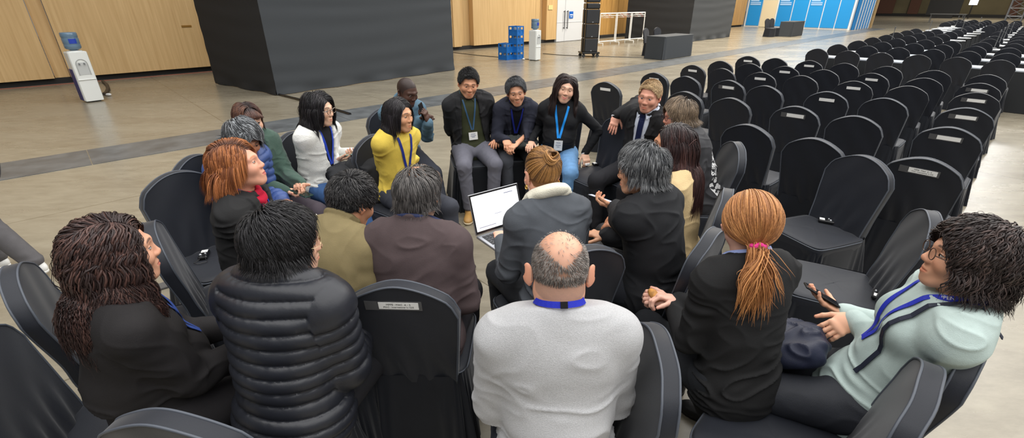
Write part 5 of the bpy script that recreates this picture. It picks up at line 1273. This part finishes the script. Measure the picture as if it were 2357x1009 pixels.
# white scarf and other clothing pieces
def ring(B, name, m, r0, r1, up, tilt=-.35, sy=1.05, fold=.006, fr=.01, seed=1):
    P3 = B.P[3]; R1 = B.R1; f = SDF(P3-.22, P3+.24, .005)
    f.tor(P3+R1[:, 2]*up+R1[:, 1]*fr, R1, r0, r1, 1., sy, k=.02, tilt=tilt); f.tor(P3+R1[:, 2]*(up-.022)+R1[:, 1]*(fr+.004), R1, r0+.014, r1, 1., sy, k=.01, tilt=tilt*1.2)
    V, Q = f.mesh(); V, N = smooth_vn(V, Q, 1); V = V+N*(fold*(1-np.abs(np.sin(3*wn(V*A([.6, .6, 1.6]), 26, seed))))-fold*.4)[:, None]
    return link(name, np_mesh(name, V, [Q]), m, B.o)
ring(BP['E'], 'scarf', cloth((226, 222, 204), rough=.95, bump=.5, bscale=200), .078, .027, .040, seed=3)
ring(BP['U'], 'scarf', cloth((176, 22, 52), rough=.9), .070, .016, .02, seed=4)
def bag(name, c, R, d, m, label, cat, bulge=.25, fold=.014, seed=1, handle=None, z0=None):
    c = A(c, float); R = A(R); f = SDF(c-max(d)*1.0, c+max(d)*1.0, .007); d = A(d)/2
    f.cap(c-R[:, 0]*d[0]*.55-R[:, 2]*d[2]*.5, c+R[:, 0]*d[0]*.55-R[:, 2]*d[2]*.5, min(d)*.9, min(d)*.9, k=.05); f.ell(c, d, R, k=.06); f.cap(c-R[:, 0]*d[0]*.5+R[:, 2]*d[2]*.5, c+R[:, 0]*d[0]*.5+R[:, 2]*d[2]*.5, min(d)*.8, min(d)*.8, k=.06)
    V, Q = f.mesh(); V, N = smooth_vn(V, Q, 2); V = V+N*(fold*((1-np.abs(np.sin(3*wn(V, 14, seed)+2*wn(V, 30, seed+1))))**1.5-.3))[:, None]
    cc = V.mean(0); o = link(name, np_mesh(name, V-cc, [Q]), m, None); o.location = cc; tag(o, label, cat)
    if handle:
        for s in (-1, 1):
            pts = [R[:, 0]*(math.cos(t)*d[0]*.45)+R[:, 2]*(d[2]*.7+math.sin(t)*handle)+R[:, 1]*s*.02 for t in np.linspace(0, math.pi, 14)]
            MB().tube(pts, .008, 6, flat=.5).build('handle', m, o, smooth=True)
    return o
Rq = lambda deg, t=0: RZ(R_(deg)) @ RX(R_(t))
def lap(k, x, y, z): return BP[k].toW(A([x, y, z]))
bag('tote_bag', lap('U', -.02, .30, .74), Rq(PP['U']['face_dir']-90, 20), (.30, .16, .22), cloth((226, 224, 210), rough=.9), 'crumpled white tote bag on the lap of the ginger haired person', 'bag', seed=5)
bag('shoulder_bag', lap('R', .06, .30, .70), Rq(PP['R']['face_dir']-90, 70), (.28, .10, .22), cloth((36, 37, 40), rough=.7), 'black soft bag on the lap of the person in the white cardigan', 'bag', seed=6)
b_ = bag('handbag', lap('Q', .0, .26, .705), Rq(PP['Q']['face_dir']-90, 70), (.30, .14, .20), cloth((92, 78, 70), rough=.7), 'brown handbag with a hanging strap on the lap of the yellow sweater person', 'bag', seed=7)
o_ = b_.location; sv = [A(lap('Q', .17, .20+.02*math.sin(t*6), .74-.42*t))-A(o_) for t in np.linspace(0, 1, 14)]; MB().tube([A([0, 0, 0])]+sv, .014, 6, flat=.3).build('strap', cloth((92, 78, 70), rough=.7), b_, smooth=True)
b_ = bag('shoulder_bag', lap('L', .03, .25, .66), Rq(PP['L']['face_dir']-90, 70), (.28, .10, .20), cloth((34, 38, 56), rough=.5), 'dark navy shoulder bag on the lap of the person in the mint shirt', 'bag', seed=8)
# its thin strap runs up over the shoulder
BL = BP['L']; pts = []; nn = []
for z, x in zip(np.linspace(.25, 1.0, 14), np.linspace(-.09, -.10, 14)): q, n = BL.front(x, z); pts.append(BL.toW(q+n*.006)-A(b_.location)); nn.append(BL.Rw @ n)
q, n = BL.front(-.105, .93, -1); pts.append(BL.toW(BL.P[3]+BL.R1[:, 0]*-.10+BL.R1[:, 2]*.045)-A(b_.location)); nn.append(nn[-1]); pts.append(BL.toW(q+n*.006)-A(b_.location)); nn.append(BL.Rw @ n)
ribbon(pts, nn, .016, .003).build('strap', cloth((40, 44, 58), rough=.5), b_)
bk = bag('backpack', (-1.12, 3.42, .60), Rq(10), (.34, .26, .40), cloth((34, 35, 38), rough=.7), 'black backpack between the white cardigan and the yellow sweater', 'backpack', seed=9, handle=.05)
for x, z in ((.05, .06), (.12, -.02), (-.02, -.05)): MB().tube([(x, -.15, z), (x+.01, -.16, z-.05)], .008, 6).build('zip_pull', mat('pale_cord', (210, 210, 205)), bk)
for s in (-1, 1): MB().tube([(s*.09, .12, .18), (s*.10, .18, .10), (s*.10, .16, -.12), (s*.08, .12, -.16)], .018, 6, flat=.4).build('shoulder_strap', cloth((34, 35, 38), rough=.7), bk, smooth=True)
st = MB().box((0, 0, 0), (.4, .4, .36), None, .03)
bag('folded_coat', lap('N', .0, .34, .66), Rq(PP['N']['face_dir']-90), (.40, .30, .09), cloth((46, 50, 48), rough=.8), 'dark coat folded over the knees of the person in the dark blazer', 'coat', seed=10, fold=.012)
# snack held by the ponytail person
BK = BP['K']; p = BK.toW((BK.WR['L']+BK.HD['L']['dd']*.09+BK.WR['R']+BK.HD['R']['dd']*.09)/2+A([0, 0, .0]))
o = MB().tube([(0, -.03, 0), (0, -.015, .004), (0, .015, .004), (0, .035, 0)], [.014, .02, .02, .012], 10).build('snack', mat('golden_crust', (196, 138, 70), rough=.7, var=.3, vscale=60, bump=.5, bscale=90), smooth=True, auto=False); o.location = p; o.rotation_euler = (.4, .2, .5); tag(o, 'golden brown snack in the hands of the person with the ponytail', 'snack')
# ponytail tie
Hc, Rh = BK.Hc, BK.Rh; m = MB(); cpt = A([0, -.122, -.050])
for t in np.linspace(0, 2*math.pi, 26):
    pass
u_, w_ = A([1, 0, 0]), nrm(A([0, .75, -.66])); 
m.tube([Hc+Rh @ (cpt+u_*.024*math.cos(t)+w_*.022*math.sin(t)+nrm(A([0, -.66, -.75]))*.003*math.sin(5*t)) for t in np.linspace(0, 2*math.pi, 40)], .0085, 8)
m.build('hair_tie', cloth((226, 62, 140), rough=.8), BK.o, smooth=True)
# bracelets and watch, cuffs
def band(k, hand, c, r=.031, w=.004, back=.02, name='bracelet', rough=.3, metal=.6):
    B = BP[k]; W = B.WR[hand]; d = nrm(W-B.EL[hand]); q = W-d*back*0+B.HD[hand]['dd']*.012; d = B.HD[hand]['dd']; n = B.HD[hand]['nn']; t = np.cross(d, n)
    MB().tube([q+t*r*math.cos(a)+n*r*.82*math.sin(a) for a in np.linspace(0, 2*math.pi, 26)], w, 6).build(name, mat(name, c, rough=rough, metal=metal), B.o, smooth=True)
band('M', 'L', (235, 235, 235), name='watch_band', w=.007, metal=0); band('G', 'L', (215, 215, 210), name='watch_band', w=.007, metal=0); band('L', 'L', (70, 40, 30)); band('R', 'R', (40, 40, 44), w=.005, name='watch_band', metal=0); band('J', 'R', (228, 230, 236), r=.034, w=.008, name='shirt_cuff', metal=0, rough=.7)
# interpretation receivers lying on seats
def receiver(p, rz, label, up=0):
    o = MB().box((0, 0, .011), (.05, .10, .022), None, .006).build('receiver', MBLK); o.location = p; o.rotation_euler = (up, 0, rz); tag(o, label, 'receiver', None)
    MB().box((0, .028, .0228), (.036, .032, .002), None, .001).build('white_label', MWHITE, o); MB().sph((-.012, -.022, .024), .009, 10, 6).sph((.012, -.012, .024), .007, 10, 6).build('dial', MSIL, o, smooth=True)
    MB().tube([(-.015, -.05, .01), (-.04, -.08, .004), (-.01, -.10, .004), (.03, -.085, .004), (.02, -.06, .016)], .0025, 6).build('cable', MBLK, o, smooth=True); return o
x, y = at(1902, 510, .48); receiver((x, y, .472), R_(60), 'black receiver with white label on the empty chair turned towards the circle')
x, y = at(470, 588, .48); receiver((x, y, .472), R_(20), 'black receiver on the empty chair behind the ginger haired person')
x, y = at(1375, 378, .48); receiver((x, y, .472), R_(110), 'black receiver on the empty chair beside the suited person')
x, y = at(1562, 655, .48); receiver((x, y, .472), R_(140), 'black receiver with white label beside the ponytail person')
x, y = at(2020, 680, .48); receiver((x, y, .472), R_(140), 'black receiver on the empty chair behind the mint shirt person')
B = BP['M']; q = B.toW(B.WR['L']+B.HD['L']['dd']*.1+B.HD['L']['nn']*.03); 
o = MB().box((0, 0, .012), (.05, .075, .024), None, .006).build('earpiece_case', MWHITE); o.location = (q[0], q[1], .475); o.rotation_euler.z = .5; tag(o, 'small white device under the hand of the smiling person', 'device'); MB().sph((0, .01, .026), .012, 10, 6).build('button', MBLK, o, smooth=True)
# ---------------------------------------------------------------- hall furniture
M_WHITEP = mat('white_plastic', (226, 228, 224), rough=.4); M_NAVY = mat('navy_plastic', (30, 40, 110), rough=.5); M_WATER = mat('blue_bottle_plastic', (120, 150, 176), rough=.12, spec=.6, trans=.35)
def dispenser(x, y, rz, label, navy=1):
    r = empty('water_dispenser', (x, y, 0), rz, label, 'water dispenser', 'water dispensers')
    b = MB(); b.box((0, 0, .50), (.31, .30, .96), None, .02); body = b.build('body', M_WHITEP, r)
    MB().box((0, .0, .01), (.2, .24, .02)).build('foot', MBLK, r)
    f = MB(); f.box((0, -.152, .50), (.29, .012, .95), None, .004); pn = f.build('front_panel', M_WHITEP, r)
    f = MB()
    pts = [(.09*math.cos(a), -.160, .74+.10*math.sin(a)) for a in np.linspace(0, math.pi, 14)]; pts = [(.09, -.160, .54)]+pts+[(-.09, -.160, .54)]
    f.tube(pts, .009, 6); f.build('alcove_rim', mat('grey_rim', (176, 178, 176), rough=.5), r)
    MB().box((0, -.159, .66), (.165, .006, .24), None, .002).build('alcove', mat('alcove_grey', (190, 192, 190), rough=.5), r)
    f = MB()
    for sx in (-.04, .04): f.tube([(sx, -.155, .76), (sx, -.19, .755), (sx, -.19, .735)], .011, 8)
    f.build('tap', mat('tap_grey', (110, 112, 114), rough=.4), r); MB().box((0, -.165, .45), (.29, .02, .012), None, .004).build('shelf_lip', M_WHITEP, r)
    if navy: MB().box((0, .06, .34), (.325, .24, .62), None, .01).build('side_panel', M_NAVY, r)
    MB().lathe([(.10, .975), (.12, .98), (.12, .995), (.06, 1.0)], 24, (0, 0, 0)).build('collar', M_WHITEP, r, smooth=True)
    bt = MB(); bt.lathe([(.035, .985), (.05, 1.0), (.115, 1.03), (.132, 1.05), (.134, 1.10), (.128, 1.115), (.134, 1.13), (.134, 1.22), (.127, 1.235), (.134, 1.25), (.134, 1.315), (.122, 1.335), (.10, 1.335), (.02, 1.32)], 28); bo = bt.build('bottle', M_WATER, r, smooth=True, auto=False)
    bl = MB()
    def lb(u, v): a = -math.pi/2-.45+.9*u; return (.1365*math.cos(a), .1365*math.sin(a), 1.13+.09*v)
    bl.grid(lb, 10, 3); bl.build('bottle_label', mat('blue_label', (38, 66, 170), rough=.4), bo)
    return r
p = uv(.40, 13.12); dispenser(p[0], p[1], TH+R_(10), 'white water dispenser with blue side panel by the wooden wall, far left')
p = uv(12.33, 11.85); dispenser(p[0], p[1], TH+R_(10), 'white water dispenser beside the stacked blue crates', 0)
# bent cable lying by the first dispenser
p = uv(1.2, 13.6); o = MB().tube([A((*at(*q), .03))-A(p)*A([1, 1, 0]) for q in ((238, 190), (247, 198), (250, 207), (246, 216), (240, 220))], .035, 8).build('hose', mat('dark_hose', (60, 52, 44), rough=.6), smooth=True); o.location = (p[0], p[1], 0); tag(o, 'short dark bent hose on the floor right of the left dispenser', 'hose'); MB().sph(A((*at(251, 221), .03))-A(p)*A([1, 1, 0]), (.06, .04, .03)).build('hose_end', MWHITE, o, smooth=True)
M_CR = mat('blue_crate_plastic', (26, 110, 190), rough=.45)
def crate_mesh():
    m = MB(); w, d, h = .36, .36, .27
    for z in (.012, h-.02): 
        for s in (-1, 1): m.box((0, s*d/2, z), (w, .02, .035)); m.box((s*w/2, 0, z), (.02, d, .035))
    for s in (-1, 1):
        for q in (-1, 1): m.box((s*w/2, q*d/2, h/2), (.03, .03, h))
        m.box((0, s*d/2, h/2), (.05, .018, h)); m.box((s*w/2, 0, h/2), (.018, .05, h)); m.box((0, s*d/2, h*.52), (w, .016, .03)); m.box((s*w/2, 0, h*.52), (.016, d, .03))
    
    for s in (-1, 1): m.box((0, s*(d/2-.004), h*.30), (w, .008, h*.5)); m.box((s*(w/2-.004), 0, h*.30), (.008, d, h*.5))
    m.box((0, 0, .008), (w, d, .012)); return m
MEC = crate_mesh().mesh('crate'); MEC.materials.append(M_CR)
p0 = uv(11.7, 12.75); 
MEB = MB().lathe([(.001, 0), (.125, 0), (.13, .03), (.13, .2), (.1, .235), (.001, .24)], 16, (0, 0, .015)).mesh('bottle'); MEB.materials.append(mat('pale_bottle', (190, 206, 220), rough=.15, trans=.3))
lv = ['bottom', 'second', 'third', 'top']
for i in range(6):
    colm, z = (0, i) if i < 2 else (1, i-2)
    x, y, _ = uv(11.78+colm*.0+(.0), 12.72-colm*.0); dx, dy, _ = uv(colm*.38, -colm*.12)
    for nm, me in (('crate', MEC), ):
        o = bpy.data.objects.new(nm, me); col.objects.link(o); o.location = (x+dx, y+dy, z*.275); o.rotation_euler.z = TH+R_(8)
        tag(o, 'blue plastic bottle crate, %s of the %s stack beside the dispenser' % ((lv[z] if z else 'bottom') if colm else ('lower' if z == 0 else 'upper'), 'taller' if colm else 'shorter'), 'crate', 'stacked blue bottle crates')
    o = bpy.data.objects.new('water_bottle', MEB); col.objects.link(o); o.location = (x+dx, y+dy, z*.275); tag(o, 'pale water bottle inside the crate, %s of the %s stack' % ((lv[z] if z else 'bottom') if colm else ('lower' if z == 0 else 'upper'), 'taller' if colm else 'shorter'), 'bottle', 'bottles in the crates')
# loudspeaker stack on a wheeled frame
sx_, sy_, _ = uv(14.55, 11.2); r = empty('speaker_stack', (sx_, sy_, 0), TH-R_(35), 'tall black stack of line array loudspeakers on a wheeled frame', 'loudspeaker'); M_SPK = mat('speaker_grille', (36, 37, 40), rough=.6, bump=.4, bscale=300)
MB().box((0, 0, .16), (.66, .56, .06), None, .01).build('dolly', MBLK, r)
for a in (-.26, .26):
    for c_ in (-.22, .22): MB().lathe([(.06, -.02), (.065, 0), (.06, .02)], 14, (a, c_, .066), RX(math.pi/2)).build('wheel', mat('rubber', (50, 50, 50)), r, smooth=True)
for k in range(3): b = MB().box((0, 0, .42+k*.48), (.50, .46, .46), None, .015).build('speaker_cabinet', MBLK, r); MB().box((0, -.235, .42+k*.48), (.45, .01, .41), None, .004).build('grille', M_SPK, b); MB().box((0, -.243, .24+k*.48), (.05, .004, .03)).build('emblem', MSIL, b)
for k in range(8): b = MB().box((0, 0, 1.72+k*.21), (.50, .42, .19), None, .03).build('array_cabinet', MBLK, r); MB().box((0, -.213, 1.72+k*.21), (.42, .01, .12), None, .004).build('grille', M_SPK, b)
for a in (-.27, .27): MB().box((a, 0, .9), (.03, .04, 1.5)).build('side_rail', mat('rail', (90, 84, 76), rough=.4, metal=.6), r)
# clothes rail with hangers
rk = empty('clothes_rail', uv(20.55, 13.87), TH, 'white metal clothes rail with wire hangers by the black booth', 'clothes rail'); M_WM = mat('white_metal', (232, 232, 228), rough=.35); m = MB()
for x in (-1.85, -.62, -.52, .62, .72, 1.85): m.tube([(x, 0, .12), (x, 0, 1.36)], .022, 8)
m.tube([(-1.85, 0, 1.36), (1.85, 0, 1.36)], .028, 8); m.tube([(-1.85, 0, .16), (1.85, 0, .16)], .022, 8); m.tube([(-1.85, .0, 1.26), (1.85, 0, 1.26)], .012, 6)
for x in (-1.85, -.57, .67, 1.85): m.tube([(x, -.25, .1), (x, .25, .1)], .02, 8); m.tube([(x, -.25, .0), (x, -.25, .1)], .02, 8); m.tube([(x, .25, .0), (x, .25, .1)], .02, 8)
m.build('rail_frame', M_WM, rk)
for i, x in enumerate(list(np.linspace(-1.6, -1.1, 5))+list(np.linspace(-.3, .3, 6))+list(np.linspace(1.0, 1.6, 6))):
    m = MB(); m.tube([(0, 0, .10), (0, .03, .13), (0, .0, .15), (0, -.02, .13), (0, 0, .09), (0, -.2, -.05), (0, .2, -.05), (0, 0, .09)], .008, 5); o = m.build('hanger', [M_WM, M_WM, mat('red_wire', (200, 90, 80)), M_WM][i % 4]); q = A(uv(20.55, 13.87))+A([x*CU, x*SU, 1.235]); o.location = q; o.rotation_euler = (0, 0, TH+.5*math.sin(i*2.1)+.6); tag(o, 'wire hanger on the white clothes rail, number unclear among many', 'hanger', 'hangers on the clothes rail'); o['label'] = 'wire hanger hanging in the crowded row on the white clothes rail'
def draped_table(name, u0, u1, v0, v1, H, label):
    cx_, cy_, _ = uv((u0+u1)/2, (v0+v1)/2); L, W_ = abs(u1-u0), abs(v1-v0); r = empty(name, (cx_, cy_, 0), TH, label, 'table')
    MB().box((0, 0, H-.02), (L, W_, .03), None, .01).build('table_top', M_DRAPE, r); m = MB()
    def f(u, v):
        a = 2*math.pi*u; c, s = math.cos(a), math.sin(a); e = .12; k = 1+.02*v*math.sin(a*9)+.02*v; return (math.copysign(abs(c)**e, c)*L/2*1.01*k, math.copysign(abs(s)**e, s)*W_/2*1.02*k, lerp(H-.01, .01, v))
    m.grid(f, 160, 8, True); m.build('tablecloth', M_DRAPE, r, smooth=True, auto=False); return r
draped_table('draped_table', 15.6, 17.65, 8.75, 9.5, .77, 'black cloth covered table standing before the far black booth')
for i, v in enumerate((9.9, 9.9)): x, y, _ = uv(16.65+i*.75, v); far_chair(x, y, -40-i*12, ['first', 'second'][i]+' black covered chair behind the cloth covered table, %s one' % ['left', 'right'][i], 'covered chairs behind the cloth covered table')
draped_table('draped_table', 31.3, 33.3, 9.7, 10.4, .8, 'small far black cloth covered table before the blue banners')
for i, u in enumerate((30.5, 31.2)): x, y, _ = uv(u, 10.6); far_chair(x, y, -60, 'far black covered chair left of the small table by the blue banners, %s one' % ['left', 'right'][i], 'covered chairs by the blue banners')
# cables on the floor
def cable(pts, r, m, label, flat=1):
    P = A([(*at(*q), r*.6) for q in pts]); o = MB().tube(P, r, 8, flat=flat).build('floor_cable', m, smooth=True); tag(o, label, 'cable'); return o
cable([(640, 219), (700, 234), (760, 251), (806, 265)], .028, MBLK, 'thick black cable on the floor in front of the black booth')
cable([(1040, 121), (1100, 128), (1160, 133), (1230, 138)], .012, MBLK, 'thin black cable from booth corner to the crates')
cable([(1250, 124), (1300, 128), (1400, 131), (1500, 134)], .012, MBLK, 'thin black cable on the floor passing the speaker stack')
x, y = at(1205, 138); o = MB().sph((0, 0, .03), (.05, .05, .03)).build('power_plug', MWHITE, smooth=True); o.location = (x, y, 0); tag(o, 'small white plug on the floor by the blue crates', 'plug')
# metal cable channel on the floor at left, behind the wavy haired person
P = [at(352, 668), at(470, 632)]; dv_ = A(P[1])-A(P[0]); cc = (A(P[0])+A(P[1]))/2; o = MB().box((0, 0, .008), (1.6, .09, .016), None, .004).build('cable_cover', mat('grey_channel', (92, 92, 92), rough=.4)); o.location = (cc[0], cc[1], 0); o.rotation_euler.z = math.atan2(dv_[1], dv_[0]); tag(o, 'grey cable cover strip on the floor behind the wavy haired person', 'cable cover')
# passer-by at the left edge
pb = dict(label='person in dark clothes walking past at the left edge, mostly outside the view', pos=(-3.80, 3.05), face_dir=190, near=0, seed=44, skin=(200, 150, 120), lean=(2, 4), head=(0, 0, 0), hipz=.93,
    hair=near_short(900, [(30, 28, 28), (50, 48, 48)]), top=dict(m=cloth((66, 66, 70)), off=.03, len=.12, name='coat'), bottom=dict(m=cloth((92, 90, 92)), off=.02), shoe=(225, 225, 222), solec=(235, 235, 232),
    handR=dict(at=(.24, .1, .80, 'l')), handL=dict(at=(-.24, -.05, .80, 'l')), footR=(.10, .18, .09, 'l'), footL=(-.10, -.22, .12, 'l'), kpoleR=(0, 1, .1), kpoleL=(0, 1, 0), fdirR=(0, 1, 0), fdirL=(0, 1, 0))
person(pb)
# ---------------------------------------------------------------- light and camera
cam = bpy.data.cameras.new('camera'); co = bpy.data.objects.new('camera', cam); col.objects.link(co)
cam.sensor_fit = 'HORIZONTAL'; cam.sensor_width = 36; cam.lens = 36*FPX/2357; cam.clip_end = 300; cam.clip_start = .05
co.location = (0, 0, CAMH); co.rotation_euler = (math.pi/2-PITCH, 0, 0); scene.camera = co
wd = bpy.data.worlds.new('world'); scene.world = wd; wd.use_nodes = True
bg = wd.node_tree.nodes['Background']; bg.inputs[0].default_value = (.90, .95, 1.0, 1); bg.inputs[1].default_value = .15
def lamp(u, v, z, su, sv, e, c=(1, .985, .96)):
    l = bpy.data.lights.new('hall_and_fill_light', 'AREA'); l.shape = 'RECTANGLE'; l.size = su; l.size_y = sv; l.energy = e; l.color = c
    o = bpy.data.objects.new('hall_and_fill_light', l); col.objects.link(o); o.location = uv(u, v, z); o.rotation_euler = (0, 0, TH); return o
lamp(9, -3, 10, 34, 26, 5600)
lamp(46, 1, 9, 4, 4, 900)  # added fill lamp, brightens the louvred end of the blue wall
lamp(72, 4, 9, 5, 5, 1100, (1, .9, .75))  # another added fill, there only to lighten the far wall
for u in (21, 30, 38): lamp(u, 11, 9, 3, 3, 900, (1, .9, .75))
for u in (20, 30): lamp(u, 0, 9, 3, 3, 350)
vs_ = scene.view_settings; vs_.view_transform = 'Standard'; vs_.look = 'None'; vs_.gamma = 1; vs_.use_curve_mapping = False; vs_.exposure = .45
